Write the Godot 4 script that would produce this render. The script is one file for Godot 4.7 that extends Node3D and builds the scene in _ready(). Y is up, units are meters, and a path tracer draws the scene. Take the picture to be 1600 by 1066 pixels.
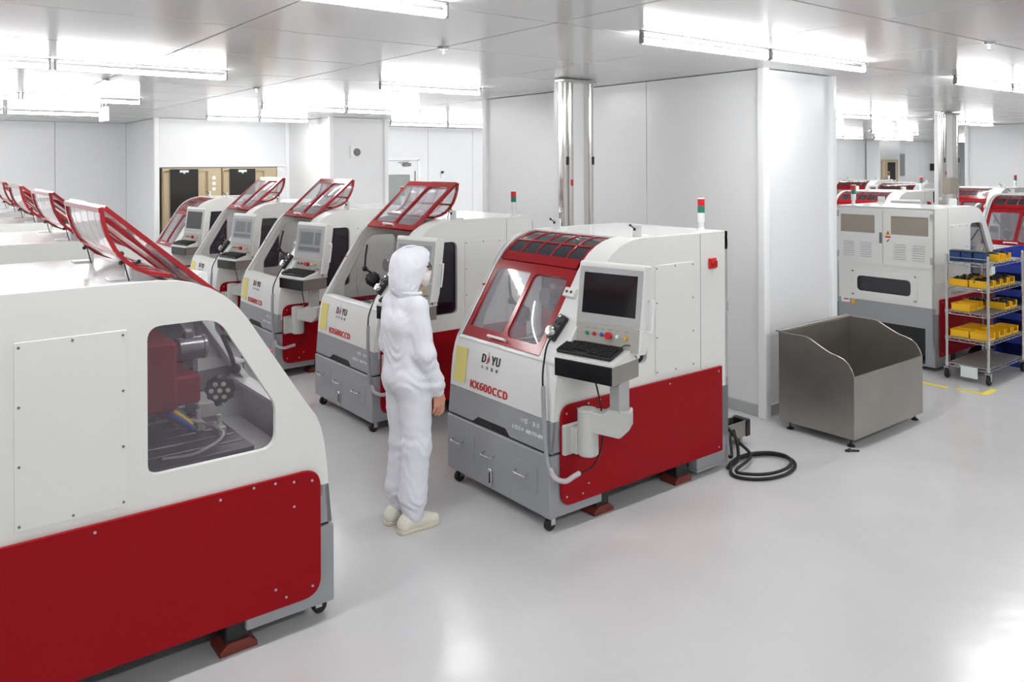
extends Node3D

const H := 3.02            # ceiling height
const HW := 0.55           # half width of a machine
const LEN := 1.70          # depth of a machine
var M := {}                # materials
var rng := RandomNumberGenerator.new()


# ---------------------------------------------------------------- mesh helpers
class Sh:
	var v := PackedVector3Array()
	var n := PackedVector3Array()
	var ix := PackedInt32Array()

	func tri(a: Vector3, b: Vector3, c: Vector3, na: Vector3, nb: Vector3, nc: Vector3) -> void:
		var k := v.size()
		v.append_array([a, b, c])
		n.append_array([na, nb, nc])
		if (b - a).cross(c - a).dot(na + nb + nc) > 0.0:
			ix.append_array([k, k + 2, k + 1])
		else:
			ix.append_array([k, k + 1, k + 2])

	func quadn(a: Vector3, b: Vector3, c: Vector3, d: Vector3, na: Vector3, nb: Vector3, nc: Vector3, nd: Vector3) -> void:
		tri(a, b, c, na, nb, nc)
		tri(a, c, d, na, nc, nd)

	func quad(a: Vector3, b: Vector3, c: Vector3, d: Vector3) -> void:
		var m := (b - a).cross(c - a)
		if m.length_squared() < 1e-16:
			m = (c - a).cross(d - a)
		m = m.normalized()
		quadn(a, b, c, d, m, m, m, m)

	func ext(poly_in: PackedVector2Array, z0: float, z1: float, t := Transform3D.IDENTITY, bev := 0.0, smooth := 40.0) -> void:
		var poly := poly_in.duplicate()
		var area := 0.0
		for i in poly.size():
			area += poly[i].cross(poly[(i + 1) % poly.size()])
		if area < 0.0:
			poly.reverse()
		var k := poly.size()
		var en: Array[Vector2] = []
		for i in k:
			var e := (poly[(i + 1) % k] - poly[i]).normalized()
			en.append(Vector2(e.y, -e.x))
		var inset := poly.duplicate()
		var cs := cos(deg_to_rad(smooth))
		if bev > 0.0:
			for i in k:
				var a := en[(i + k - 1) % k]
				var b := en[i]
				var m := (a + b).normalized()
				inset[i] = poly[i] - m * bev / maxf(0.4, m.dot(a))
		var tb := t.basis
		var top := tb * Vector3(0, 0, 1)
		for i in k:
			var j := (i + 1) % k
			var ni := en[i]
			var nj := en[i]
			var pv := en[(i + k - 1) % k]
			var nx := en[j]
			if pv.dot(en[i]) > cs:
				ni = (pv + en[i]).normalized()
			if nx.dot(en[i]) > cs:
				nj = (nx + en[i]).normalized()
			var a3 := (tb * Vector3(ni.x, ni.y, 0)).normalized()
			var b3 := (tb * Vector3(nj.x, nj.y, 0)).normalized()
			var p := poly[i]
			var q := poly[j]
			quadn(t * Vector3(p.x, p.y, z0 + bev), t * Vector3(q.x, q.y, z0 + bev), t * Vector3(q.x, q.y, z1 - bev), t * Vector3(p.x, p.y, z1 - bev), a3, b3, b3, a3)
			if bev > 0.0:
				var pi := inset[i]
				var qi := inset[j]
				var ua := (a3 + top).normalized()
				var ub := (b3 + top).normalized()
				quadn(t * Vector3(p.x, p.y, z1 - bev), t * Vector3(q.x, q.y, z1 - bev), t * Vector3(qi.x, qi.y, z1), t * Vector3(pi.x, pi.y, z1), ua, ub, ub, ua)
				var da := (a3 - top).normalized()
				var db := (b3 - top).normalized()
				quadn(t * Vector3(p.x, p.y, z0 + bev), t * Vector3(q.x, q.y, z0 + bev), t * Vector3(qi.x, qi.y, z0), t * Vector3(pi.x, pi.y, z0), da, db, db, da)
		var ts := Geometry2D.triangulate_polygon(inset)
		for i in range(0, ts.size(), 3):
			var a := inset[ts[i]]
			var b := inset[ts[i + 1]]
			var c := inset[ts[i + 2]]
			tri(t * Vector3(a.x, a.y, z1), t * Vector3(b.x, b.y, z1), t * Vector3(c.x, c.y, z1), top, top, top)
			tri(t * Vector3(a.x, a.y, z0), t * Vector3(b.x, b.y, z0), t * Vector3(c.x, c.y, z0), -top, -top, -top)

	func box(c: Vector3, s: Vector3, bev := 0.0, t := Transform3D.IDENTITY) -> void:
		var x := s.x / 2
		var y := s.y / 2
		var p: PackedVector2Array
		if bev > 0.0:
			p = PackedVector2Array([Vector2(-x + bev, -y), Vector2(x - bev, -y), Vector2(x, -y + bev), Vector2(x, y - bev), Vector2(x - bev, y), Vector2(-x + bev, y), Vector2(-x, y - bev), Vector2(-x, -y + bev)])
		else:
			p = PackedVector2Array([Vector2(-x, -y), Vector2(x, -y), Vector2(x, y), Vector2(-x, y)])
		ext(p, -s.z / 2, s.z / 2, t * Transform3D(Basis.IDENTITY, c), bev, 10.0)

	func lathe(prof: Array, t := Transform3D.IDENTITY, seg := 16) -> void:
		for i in prof.size() - 1:
			var a: Vector2 = prof[i]
			var b: Vector2 = prof[i + 1]
			var d := b - a
			if d.length() < 1e-6:
				continue
			var nn := Vector2(d.y, -d.x).normalized()
			for s in seg:
				var c0 := TAU * s / seg
				var c1 := TAU * (s + 1) / seg
				var u0 := Vector3(cos(c0), 0, sin(c0))
				var u1 := Vector3(cos(c1), 0, sin(c1))
				var n0 := (t.basis * (u0 * nn.x + Vector3(0, nn.y, 0))).normalized()
				var n1 := (t.basis * (u1 * nn.x + Vector3(0, nn.y, 0))).normalized()
				quadn(t * (u0 * a.x + Vector3(0, a.y, 0)), t * (u1 * a.x + Vector3(0, a.y, 0)), t * (u1 * b.x + Vector3(0, b.y, 0)), t * (u0 * b.x + Vector3(0, b.y, 0)), n0, n1, n1, n0)

	func cyl(p: Vector3, q: Vector3, r: float, seg := 16, bev := 0.0) -> void:
		var d := q - p
		var l := d.length()
		var y := d / l
		var x := y.cross(Vector3(0.31, 0.17, 0.93) if absf(y.z) < 0.9 else Vector3(1, 0, 0)).normalized()
		var t := Transform3D(Basis(x, y, x.cross(y)), p)
		if bev > 0.0:
			lathe([Vector2(0, 0), Vector2(r - bev, 0), Vector2(r, bev), Vector2(r, l - bev), Vector2(r - bev, l), Vector2(0, l)], t, seg)
		else:
			lathe([Vector2(0, 0), Vector2(r, 0), Vector2(r, l), Vector2(0, l)], t, seg)

	func ball(c: Vector3, r: Vector3, seg := 12) -> void:
		for i in seg:
			for j in seg / 2:
				var q: Array[Vector3] = []
				for o in [[0, 0], [1, 0], [1, 1], [0, 1]]:
					var a: float = TAU * (i + o[0]) / seg
					var b: float = PI * (j + o[1]) / (seg / 2) - PI / 2
					q.append(Vector3(cos(a) * cos(b), sin(b), sin(a) * cos(b)))
				quadn(c + q[0] * r, c + q[1] * r, c + q[2] * r, c + q[3] * r, (q[0] / r).normalized(), (q[1] / r).normalized(), (q[2] / r).normalized(), (q[3] / r).normalized())

	func tube(pts: Array, r: float, seg := 8) -> void:
		var k := pts.size()
		var ring: Array = []
		var up := Vector3.UP
		for i in k:
			var d: Vector3 = (pts[mini(i + 1, k - 1)] - pts[maxi(i - 1, 0)]).normalized()
			if i == 0:
				up = d.cross(Vector3(0.3, 0.9, 0.2) if absf(d.y) < 0.9 else Vector3(1, 0, 0.1)).normalized()
			up = (up - d * up.dot(d)).normalized()
			var w := d.cross(up)
			var row: Array = []
			for s in seg:
				row.append(up * cos(TAU * s / seg) + w * sin(TAU * s / seg))
			ring.append(row)
		for i in k - 1:
			for s in seg:
				var e := (s + 1) % seg
				quadn(pts[i] + ring[i][s] * r, pts[i] + ring[i][e] * r, pts[i + 1] + ring[i + 1][e] * r, pts[i + 1] + ring[i + 1][s] * r, ring[i][s], ring[i][e], ring[i + 1][e], ring[i + 1][s])
		for e in [0, k - 1]:
			var d: Vector3 = (pts[1] - pts[0]).normalized() * -1.0 if e == 0 else (pts[k - 1] - pts[k - 2]).normalized()
			for s in range(1, seg - 1):
				tri(pts[e] + ring[e][0] * r, pts[e] + ring[e][s] * r, pts[e] + ring[e][s + 1] * r, d, d, d)

	# strip that follows a profile path (x, y), as a plate of some thickness between z0 and z1
	func strip(path: PackedVector2Array, th: float, z0: float, z1: float, bev := 0.0) -> void:
		ext(thick(path, th), z0, z1, Transform3D.IDENTITY, bev)

	static func thick(path: PackedVector2Array, th: float) -> PackedVector2Array:
		var out := path.duplicate()
		var k := path.size()
		for j in k:
			var i := k - 1 - j
			var d := (path[mini(i + 1, k - 1)] - path[maxi(i - 1, 0)]).normalized()
			out.append(path[i] + Vector2(d.y, -d.x) * th)
		return out

	func mesh() -> ArrayMesh:
		var a := []
		a.resize(Mesh.ARRAY_MAX)
		a[Mesh.ARRAY_VERTEX] = v
		a[Mesh.ARRAY_NORMAL] = n
		a[Mesh.ARRAY_INDEX] = ix
		var m := ArrayMesh.new()
		m.add_surface_from_arrays(Mesh.PRIMITIVE_TRIANGLES, a)
		return m


func rr(w: float, h: float, r: float, c := Vector2.ZERO, seg := 5) -> PackedVector2Array:
	return rounded(PackedVector2Array([c + Vector2(-w / 2, -h / 2), c + Vector2(w / 2, -h / 2), c + Vector2(w / 2, h / 2), c + Vector2(-w / 2, h / 2)]), [r, r, r, r], seg)


func rounded(p: PackedVector2Array, rad: Array, seg := 6) -> PackedVector2Array:
	var out := PackedVector2Array()
	var k := p.size()
	for i in k:
		var r: float = rad[i]
		if r <= 0.0:
			out.append(p[i])
			continue
		var a := p[(i + k - 1) % k]
		var b := p[(i + 1) % k]
		var da := (a - p[i]).normalized()
		var db := (b - p[i]).normalized()
		var half := acos(clampf(da.dot(db), -1, 1)) / 2
		var cut := r / tan(half)
		var q0 := p[i] + da * cut
		var q1 := p[i] + db * cut
		for s in seg + 1:
			var f := float(s) / seg
			out.append(q0.lerp(p[i], f).lerp(p[i].lerp(q1, f), f))
	return out


func holed(outer: PackedVector2Array, hole: PackedVector2Array) -> PackedVector2Array:
	# outer counterclockwise; a keyhole of 0.4 mm joins the hole to the outline
	var o := outer.duplicate()
	var hh := hole.duplicate()
	if area2(o) < 0:
		o.reverse()
	if area2(hh) > 0:
		hh.reverse()
	var bi := 0
	var bj := 0
	var best := 1e9
	for i in o.size():
		for j in hh.size():
			var d := o[i].distance_to(hh[j])
			if d < best:
				best = d
				bi = i
				bj = j
	var out := PackedVector2Array()
	for i in bi + 1:
		out.append(o[i])
	for j in hh.size():
		out.append(hh[(bj + j) % hh.size()])
	var back := (hh[(bj + hh.size() - 1) % hh.size()] - hh[bj]).normalized()
	out.append(hh[bj] + back * 0.0004)
	var fwd := (o[(bi + 1) % o.size()] - o[bi]).normalized()
	out.append(o[bi] + fwd * 0.0004)
	for i in range(bi + 1, o.size()):
		out.append(o[i])
	return out


func area2(p: PackedVector2Array) -> float:
	var a := 0.0
	for i in p.size():
		a += p[i].cross(p[(i + 1) % p.size()])
	return a


func spl(ctrl: Array, per := 6) -> Array:
	# Catmull-Rom through the points
	var out: Array = []
	for i in ctrl.size() - 1:
		var a: Vector3 = ctrl[maxi(i - 1, 0)]
		var b: Vector3 = ctrl[i]
		var c: Vector3 = ctrl[i + 1]
		var d: Vector3 = ctrl[mini(i + 2, ctrl.size() - 1)]
		for s in per:
			out.append(b.cubic_interpolate(c, a, d, float(s) / per))
	out.append(ctrl[-1])
	return out


func yaw(a: float, o := Vector3.ZERO) -> Transform3D:
	return Transform3D(Basis(Vector3.UP, a), o)


# local x,y of a 2D outline go to (z, y) of the machine; extrusion runs along -x: a plate seen on the front
func on_front(x: float) -> Transform3D:
	return Transform3D(Basis(Vector3(0, 0, 1), Vector3(0, 1, 0), Vector3(-1, 0, 0)), Vector3(x, 0, 0))


# outline x -> x, y -> z, extruded upwards from height y
func lying(y: float) -> Transform3D:
	return Transform3D(Basis(Vector3(1, 0, 0), Vector3(0, 0, -1), Vector3(0, 1, 0)), Vector3(0, y, 0))


func part(parent: Node, called: String, shape, m: Material, t := Transform3D.IDENTITY, label := "") -> MeshInstance3D:
	var o := MeshInstance3D.new()
	o.name = called
	o.mesh = shape.mesh() if shape is Sh else shape
	o.material_override = m
	o.transform = t
	if label:
		o.set_meta("label", label)
	parent.add_child(o, true)
	return o


func thing(called: String, label: String, category: String, at := Vector3.ZERO, turn := 0.0, group := "") -> Node3D:
	var o := Node3D.new()
	o.name = called
	add_child(o, true)
	o.position = at
	o.rotation.y = turn
	tag(o, label, category, group)
	return o


func tag(o: Node, label: String, category: String, group := "") -> void:
	o.set_meta("label", label)
	o.set_meta("category", category)
	if group:
		o.set_meta("group", group)


func structure(called: String, at := Vector3.ZERO) -> Node3D:
	var o := Node3D.new()
	o.name = called
	add_child(o, true)
	o.position = at
	o.set_meta("kind", "structure")
	return o


func mat(c: Color, rough := 0.4, metal := 0.0) -> StandardMaterial3D:
	var m := StandardMaterial3D.new()
	m.albedo_color = c
	m.roughness = rough
	m.metallic = metal
	return m


func noise_tex(seed_: int, freq: float, lo: Color, hi: Color, size := 512, stretch := false) -> ImageTexture:
	var fn := FastNoiseLite.new()
	fn.seed = seed_
	fn.noise_type = FastNoiseLite.TYPE_SIMPLEX_SMOOTH
	fn.frequency = freq
	fn.fractal_octaves = 4
	var im := fn.get_seamless_image(size, size)
	im.convert(Image.FORMAT_RGB8)
	for y in size:
		for x in size:
			var k := im.get_pixel(x, y).r
			im.set_pixel(x, y, lo.lerp(hi, k))
	if stretch:
		im.resize(size, 16, Image.INTERPOLATE_LANCZOS)
		im.resize(size, size, Image.INTERPOLATE_BILINEAR)
	return ImageTexture.create_from_image(im)


func triplanar(m: StandardMaterial3D, scale: float) -> void:
	m.uv1_triplanar = true
	m.uv1_world_triplanar = true
	m.uv1_scale = Vector3.ONE * scale


func c8(r: int, g: int, b: int) -> Color:
	return Color8(r, g, b)


func make_materials() -> void:
	M.white = mat(c8(224, 225, 222), 0.32)
	M.white_metal = mat(c8(222, 223, 222), 0.3)
	M.inner = mat(c8(224, 224, 225), 0.4)
	M.red = mat(c8(146, 10, 22), 0.4)
	M.red.metallic_specular = 0.25
	M.red_gloss = mat(c8(148, 17, 27), 0.16)
	M.gray = mat(c8(148, 150, 153), 0.42)
	M.lightgray = mat(c8(172, 173, 174), 0.42)
	M.armgray = mat(c8(190, 191, 188), 0.42)
	M.dark = mat(c8(48, 49, 50), 0.5)
	M.black = mat(c8(22, 22, 24), 0.45)
	M.gloss_black = mat(c8(16, 16, 18), 0.12)
	M.rubber = mat(c8(24, 24, 25), 0.7)
	M.rust = mat(c8(112, 44, 34), 0.6)
	M.chrome = mat(c8(205, 205, 205), 0.2, 1.0)
	M.screw = mat(c8(120, 120, 118), 0.4, 0.6)
	M.joint = mat(c8(150, 152, 152), 0.6)
	M.yellow = mat(c8(240, 186, 20), 0.5)
	M.blue = mat(c8(40, 64, 156), 0.45)
	M.navy = mat(c8(34, 62, 112), 0.5)
	M.green = mat(c8(20, 110, 90), 0.4)
	M.lens_red = mat(c8(196, 30, 40), 0.3)
	M.btn_green = mat(c8(30, 140, 90), 0.4)
	M.btn_blue = mat(c8(50, 80, 170), 0.4)
	M.btn_yellow = mat(c8(226, 170, 40), 0.4)
	M.btn_white = mat(c8(235, 235, 238), 0.35)
	M.paper_yellow = mat(c8(224, 212, 128), 0.7)
	M.paper = mat(c8(222, 234, 232), 0.6)
	M.beige = mat(c8(186, 170, 138), 0.5)
	M.beige_dark = mat(c8(150, 132, 100), 0.5)
	M.oven_glass = mat(c8(40, 39, 38), 0.15)
	M.filter = mat(c8(162, 154, 142), 0.8)
	M.ink_red = mat(c8(188, 36, 34), 0.5)
	M.ink = mat(c8(34, 32, 34), 0.5)
	M.ink_gray = mat(c8(130, 130, 132), 0.5)
	M.ink_white = mat(c8(226, 228, 230), 0.5)
	M.amber = mat(c8(226, 158, 30), 0.4)
	M.tape = mat(c8(226, 204, 70), 0.6)
	M.iron = mat(c8(112, 108, 112), 0.38, 0.7)
	M.spindle = mat(c8(150, 146, 152), 0.28, 0.8)
	M.hose_clear = mat(c8(196, 196, 190), 0.3)
	M.screen = mat(c8(24, 24, 27), 0.1)
	M.screen_on = mat(c8(150, 152, 156), 0.2)
	M.screen_panel = mat(c8(110, 112, 118), 0.2)
	M.led = mat(c8(238, 232, 206), 0.3)
	M.skin = mat(c8(206, 150, 124), 0.55)
	M.skin.subsurf_scatter_enabled = true
	M.skin.subsurf_scatter_strength = 0.08
	M.mask = mat(c8(232, 230, 226), 0.8)
	M.hair = mat(c8(28, 24, 24), 0.6)
	M.shoe = mat(c8(226, 222, 208), 0.7)
	M.sole = mat(c8(214, 206, 188), 0.7)
	M.cloth = mat(c8(226, 227, 234), 0.85)
	M.cloth.rim_enabled = true
	M.cloth.rim = 0.2
	M.cloth.heightmap_enabled = true
	M.cloth.heightmap_scale = 0.05
	M.cloth.heightmap_texture = noise_tex(5, 0.03, Color(0, 0, 0), Color(1, 1, 1), 256)
	triplanar(M.cloth, 9.0)
	# brushed stainless steel: fine streaks and blotches in tone and gloss
	M.steel = mat(Color(1, 1, 1), 0.36, 0.93)
	M.steel.albedo_texture = noise_tex(11, 0.005, c8(161, 156, 150), c8(173, 168, 162), 512)
	triplanar(M.steel, 0.7)
	M.mirror = mat(c8(216, 214, 210), 0.12, 1.0)
	M.roof = mat(c8(226, 227, 226), 0.16)
	# glass
	M.pane = mat(Color(0.80, 0.80, 0.84, 0.16), 0.05)
	M.pane.transparency = BaseMaterial3D.TRANSPARENCY_ALPHA
	M.tint = mat(Color(0.3, 0.27, 0.34, 0.24), 0.06)
	M.tint.transparency = BaseMaterial3D.TRANSPARENCY_ALPHA
	M.navy_tint = mat(Color(0.11, 0.1, 0.15, 0.74), 0.06)
	M.navy_tint.transparency = BaseMaterial3D.TRANSPARENCY_ALPHA
	M.hood_clear = mat(Color(0.86, 0.86, 0.88, 0.38), 0.08)
	M.hood_clear.transparency = BaseMaterial3D.TRANSPARENCY_ALPHA
	M.smoke = mat(Color(0.2, 0.2, 0.24, 0.6), 0.06)
	M.smoke.transparency = BaseMaterial3D.TRANSPARENCY_ALPHA
	# room
	M.wall = mat(c8(230, 231, 232), 0.32)
	M.wall_trim = mat(c8(238, 239, 240), 0.3)
	M.base = mat(c8(176, 178, 178), 0.4)
	M.floor = mat(c8(200, 200, 201), 0.2)
	M.floor.albedo_texture = noise_tex(21, 0.006, c8(247, 247, 247), c8(255, 255, 255), 512)
	M.floor.heightmap_enabled = true
	M.floor.heightmap_scale = 0.3
	M.floor.heightmap_texture = noise_tex(22, 0.008, Color(0, 0, 0), Color(1, 1, 1), 512)
	triplanar(M.floor, 0.35)
	M.ceiling = mat(c8(208, 208, 207), 0.15)
	M.ceil_gap = mat(c8(96, 96, 100), 0.7)
	M.lamp_housing = mat(c8(128, 128, 130), 0.5)
	M.tube = mat(c8(250, 250, 250), 0.4)
	M.tube.emission_enabled = true
	M.tube.emission = Color(1.0, 1.0, 1.0)
	M.tube.emission_energy_multiplier = 38.0


# ---------------------------------------------------------------- lettering
func text(parent: Node, s: String, size: float, m: Material, t: Transform3D, bold := true, wide := 1.0) -> void:
	var tm := TextMesh.new()
	var f := SystemFont.new()
	f.font_names = PackedStringArray(["Droid Sans"])
	if bold:
		f.font_weight = 700
	tm.font = f
	tm.text = s
	tm.font_size = 64
	tm.pixel_size = size / 46.0
	tm.depth = 0.003
	tm.curve_step = 2.0
	var o := MeshInstance3D.new()
	o.name = "lettering"
	o.mesh = tm
	o.material_override = m
	o.transform = t * Transform3D(Basis.from_scale(Vector3(wide, 1, 1)), Vector3.ZERO)
	parent.add_child(o, true)


# glyphs drawn as strokes on a ten by ten grid, every token a polyline of digit pairs
func glyphs(sh: Sh, list: Array, size: float, gap: float, w: float, t: Transform3D) -> void:
	var x := -(list.size() * (size + gap) - gap) / 2
	for g in list:
		for tok in str(g).split(" "):
			for i in range(0, tok.length() - 3, 2):
				var a := Vector2(tok[i].to_int(), tok[i + 1].to_int()) * size / 9 + Vector2(x, -size / 2)
				var b := Vector2(tok[i + 2].to_int(), tok[i + 3].to_int()) * size / 9 + Vector2(x, -size / 2)
				bar2(sh, a, b, w, t)
		x += size + gap


func bar2(sh: Sh, a: Vector2, b: Vector2, w: float, t: Transform3D) -> void:
	var d := (b - a).normalized()
	var s := Vector2(-d.y, d.x) * w / 2
	a -= d * w / 2
	b += d * w / 2
	sh.ext(PackedVector2Array([a - s, b - s, b + s, a + s]), 0, 0.0015, t)


# ---------------------------------------------------------------- room
var cam_pos := Vector3(0, 2.2, 0)

func project(p: Vector3) -> Vector3:
	var r := p.x * 0.7885 + p.z * 0.615
	var d := p.x * 0.615 - p.z * 0.7885
	return Vector3(800 + 1248 * r / d, 256.5 + 1248 * (2.2 - p.y) / d, d)


func _ready() -> void:
	rng.seed = 7
	# camera: level, shifted lens, a quarter of a degree of roll
	var cam := Camera3D.new()
	cam.name = "camera"
	cam.position = cam_pos
	cam.rotation = Vector3(0, -atan2(0.615, 0.7885), 0)
	cam.rotate_object_local(Vector3(0, 0, 1), -0.0047)
	var near := 0.05
	cam.projection = Camera3D.PROJECTION_FRUSTUM
	cam.near = near
	cam.far = 120
	cam.size = near * 1066.0 / 1248.0
	cam.frustum_offset = Vector2(0, -near * (533.0 - 256.5) / 1248.0)
	add_child(cam)
	cam.current = true
	# environment: a closed room, so the sky only fills what is outside it
	var we := WorldEnvironment.new()
	we.name = "environment"
	var env := Environment.new()
	env.background_mode = Environment.BG_COLOR
	env.background_color = Color(0.5, 0.52, 0.55)
	env.ambient_light_source = Environment.AMBIENT_SOURCE_DISABLED
	env.tonemap_mode = Environment.TONE_MAPPER_LINEAR
	env.tonemap_exposure = 1.17
	env.sdfgi_enabled = true
	env.ssao_enabled = true
	env.ssil_enabled = true
	we.environment = env
	add_child(we)
	make_materials()
	lamps()
	room()
	machines()
	person()
	steel_bin()
	cart()
	ovens()
	small_things()


func lamp(x0: float, x1: float, z: float, tubes: int, label: String, group: String) -> void:
	var t := thing("ceiling_lamp", label, "ceiling lamp", Vector3((x0 + x1) / 2, H, z), 0, group)
	var l := (x1 - x0) / tubes
	for i in tubes:
		var cx := (i - (tubes - 1) / 2.0) * l
		var b := Sh.new()
		b.box(Vector3(cx, -0.007, 0), Vector3(l - 0.02, 0.012, 0.03), 0.003)
		for e in [-1, 1]:
			b.box(Vector3(cx + e * (l / 2 - 0.022), -0.048, 0), Vector3(0.02, 0.07, 0.036), 0.006)
		part(t, "housing", b, M.lamp_housing)
		var s := Sh.new()
		s.cyl(Vector3(cx - l / 2 + 0.032, -0.064, 0), Vector3(cx + l / 2 - 0.032, -0.064, 0), 0.019, 14)
		part(t, "light_tube", s, M.tube)
	var a := AreaLight3D.new()
	a.name = "glow"
	a.area_size = Vector2(x1 - x0 - 0.08, 0.04)
	a.light_energy = 2.0 * LAMP * tubes
	a.light_color = Color(1.0, 1.0, 1.0)
	a.area_range = 60.0
	a.area_attenuation = 2.0
	a.shadow_enabled = true
	a.position = Vector3(0, -0.087, 0)
	a.rotation.x = -PI / 2
	t.add_child(a)

const LAMP := 0.4

func lamps() -> void:
	var rows := [
		[-3.38, [[-0.45, 2.24], [3.63, 6.32], [7.94, 10.6], [12.2, 14.9]], "in the lamp row nearest the camera"],
		[-6.95, [[-0.35, 2.32], [3.77, 5.01], [8.2, 10.8], [11.82, 14.44], [15.45, 18.1]], "in the second lamp row"],
		[-10.3, [[-0.1, 2.4], [3.85, 6.3], [7.9, 10.5], [12.0, 14.6], [15.6, 18.2], [19.5, 22.0], [25.0, 27.6], [30.4, 33.0]], "in the third lamp row"],
		[-13.1, [[0.05, 2.5], [4.0, 5.75], [7.34, 9.9], [11.2, 13.8], [15.4, 18.0], [21.9, 24.3], [25.0, 27.6], [30.4, 33.0]], "in the lamp row at the far wall"],
		[0.2, [[-0.45, 2.24], [3.63, 6.32], [7.94, 10.6], [12.2, 14.9]], "in the row overhead the camera"],
		[3.4, [[0.4, 3.1], [5.2, 7.9]], "behind the camera"],
	]
	var ord := ["leftmost", "second from left", "third from left", "fourth from left", "fifth from left", "sixth from left", "second from right", "rightmost"]
	var out := 0
	for z in [-13.1, -10.3, -6.95, -3.38, 0.2]:
		lamp(-4.7, -2.0, z, 2, "white fluorescent ceiling lamp beyond the photo's left edge, %s from the back wall" % ["first", "second", "third", "fourth", "fifth"][out], "fluorescent strips on the ceiling")
		out += 1
	lamp(-4.7, -2.2, -15.6, 2, "white fluorescent ceiling lamp close to the back wall, beyond the photo's left edge", "fluorescent strips on the ceiling")
	lamp(-1.9, 0.3, -15.6, 2, "white fluorescent ceiling lamp close to the back wall, just outside the photo", "fluorescent strips on the ceiling")
	for r in rows:
		for i in r[1].size():
			var e: Array = r[1][i]
			var n := 1 if e[1] - e[0] < 1.6 else 2
			lamp(e[0], e[1], r[0], n, "white fluorescent ceiling lamp, %s %s" % [ord[i], r[2]], "fluorescent strips on the ceiling")


func room() -> void:
	var X0 := -6.0
	var X1 := 36.0
	var Z0 := 5.5
	var Z1 := -17.2
	var f := Sh.new()
	f.box(Vector3((X0 + X1) / 2, -0.1, (Z0 + Z1) / 2), Vector3(X1 - X0, 0.2, Z0 - Z1))
	part(self, "floor", f, M.floor).set_meta("kind", "structure")
	# ceiling: metal panels with joints, under a closed slab
	var ce := structure("ceiling")
	var slab := Sh.new()
	slab.box(Vector3((X0 + X1) / 2, H + 0.13, (Z0 + Z1) / 2), Vector3(X1 - X0, 0.2, Z0 - Z1))
	part(ce, "slab", slab, M.ceil_gap)
	var panel := Sh.new()
	panel.box(Vector3(0, 0.014, 0), Vector3(1.427, 0.03, 1.187), 0.003)
	var pm := panel.mesh()
	var seen: Array = []
	var rest: Array = []
	for i in range(-6, 23):
		for j in range(-8, 13):
			var c := Vector3(3.06 + 1.44 * (i + 0.5), H, -3.5 - 1.2 * (j + 0.5))
			if c.x < X0 or c.x > X1 or c.z > Z0 or c.z < Z1:
				continue
			var p := project(c)
			var q := project(c + Vector3(0, 0, 0.6))
			if p.z > 1.5 and p.x > -180 and p.x < 1780 and maxf(p.y, q.y) > -40:
				seen.append([p.z, c])
			else:
				rest.append(c)
	seen.sort_custom(func(a, b): return a[0] < b[0])
	for k in seen.size():
		if k < 290:
			part(ce, "ceiling_panel", pm, M.ceiling, Transform3D(Basis.IDENTITY, seen[k][1]))
		else:
			rest.append(seen[k][1])
	var more := Sh.new()
	for c in rest:
		more.box(c + Vector3(0, 0.014, 0), Vector3(1.429, 0.03, 1.189))
	part(ce, "further_panels", more, M.ceiling).set_meta("kind", "stuff")
	# walls, of panels 1.2 m wide
	wall("wall_back", Vector3(-6, 0, -16.7), Vector3(3.6, 0, -16.7))
	wall("wall_oven_return", Vector3(3.6, 0, -16.7), Vector3(3.6, 0, -14.5))
	oven_wall()
	wall("wall_recess", Vector3(5.95, 0, -14.5), Vector3(5.95, 0, -12.65))
	wall("wall_pier", Vector3(5.95, 0, -12.65), Vector3(7.0, 0, -12.65))
	wall("wall_pier_side", Vector3(7.0, 0, -12.65), Vector3(7.0, 0, -15.1))
	wall("wall_far", Vector3(7.0, 0, -15.1), Vector3(36, 0, -15.1))
	wall("wall_end", Vector3(36, 0, -15.1), Vector3(36, 0, 5.5))
	wall("wall_partition", Vector3(19.2, 0, -7.9), Vector3(19.2, 0, 5.5))
	wall("wall_partition_end", Vector3(23.4, 0, -7.9), Vector3(19.2, 0, -7.9))
	wall("wall_left", Vector3(-6, 0, 5.5), Vector3(-6, 0, -16.7))
	wall("wall_front", Vector3(36, 0, 5.5), Vector3(-6, 0, 5.5))
	# shaft: the white boxed-in pier in the middle of the room
	wall("wall_shaft_front", Vector3(5.95, 0, -8.15), Vector3(5.95, 0, -4.1))
	wall("wall_shaft_side", Vector3(5.95, 0, -4.1), Vector3(7.02, 0, -4.1))
	wall("wall_shaft_rear", Vector3(7.02, 0, -4.1), Vector3(7.02, 0, -8.15))
	wall("wall_shaft_back", Vector3(7.02, 0, -8.15), Vector3(5.95, 0, -8.15))
	# bright corner trims
	for c in [[3.6, -14.5], [5.95, -12.65], [7.0, -12.65], [5.95, -4.1], [7.02, -4.1], [5.95, -8.15], [19.2, -7.9], [5.93, -14.5]]:
		var s := Sh.new()
		s.ext(rr(0.085, 0.085, 0.022), 0, H - 0.004, lying(0))
		var o := part(self, "trim_1", s, M.wall_trim, Transform3D(Basis.IDENTITY, Vector3(c[0], 0.002, c[1])))
		o.set_meta("kind", "structure")
	# white pier far right and grey board
	var fp := Sh.new()
	fp.box(Vector3(0, H / 2, 0), Vector3(1.5, H - 0.01, 0.5), 0.01)
	part(self, "wall_far_pier", fp, M.wall_trim, Transform3D(Basis.IDENTITY, Vector3(28.9, 0, -14.8))).set_meta("kind", "structure")
	door()


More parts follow.
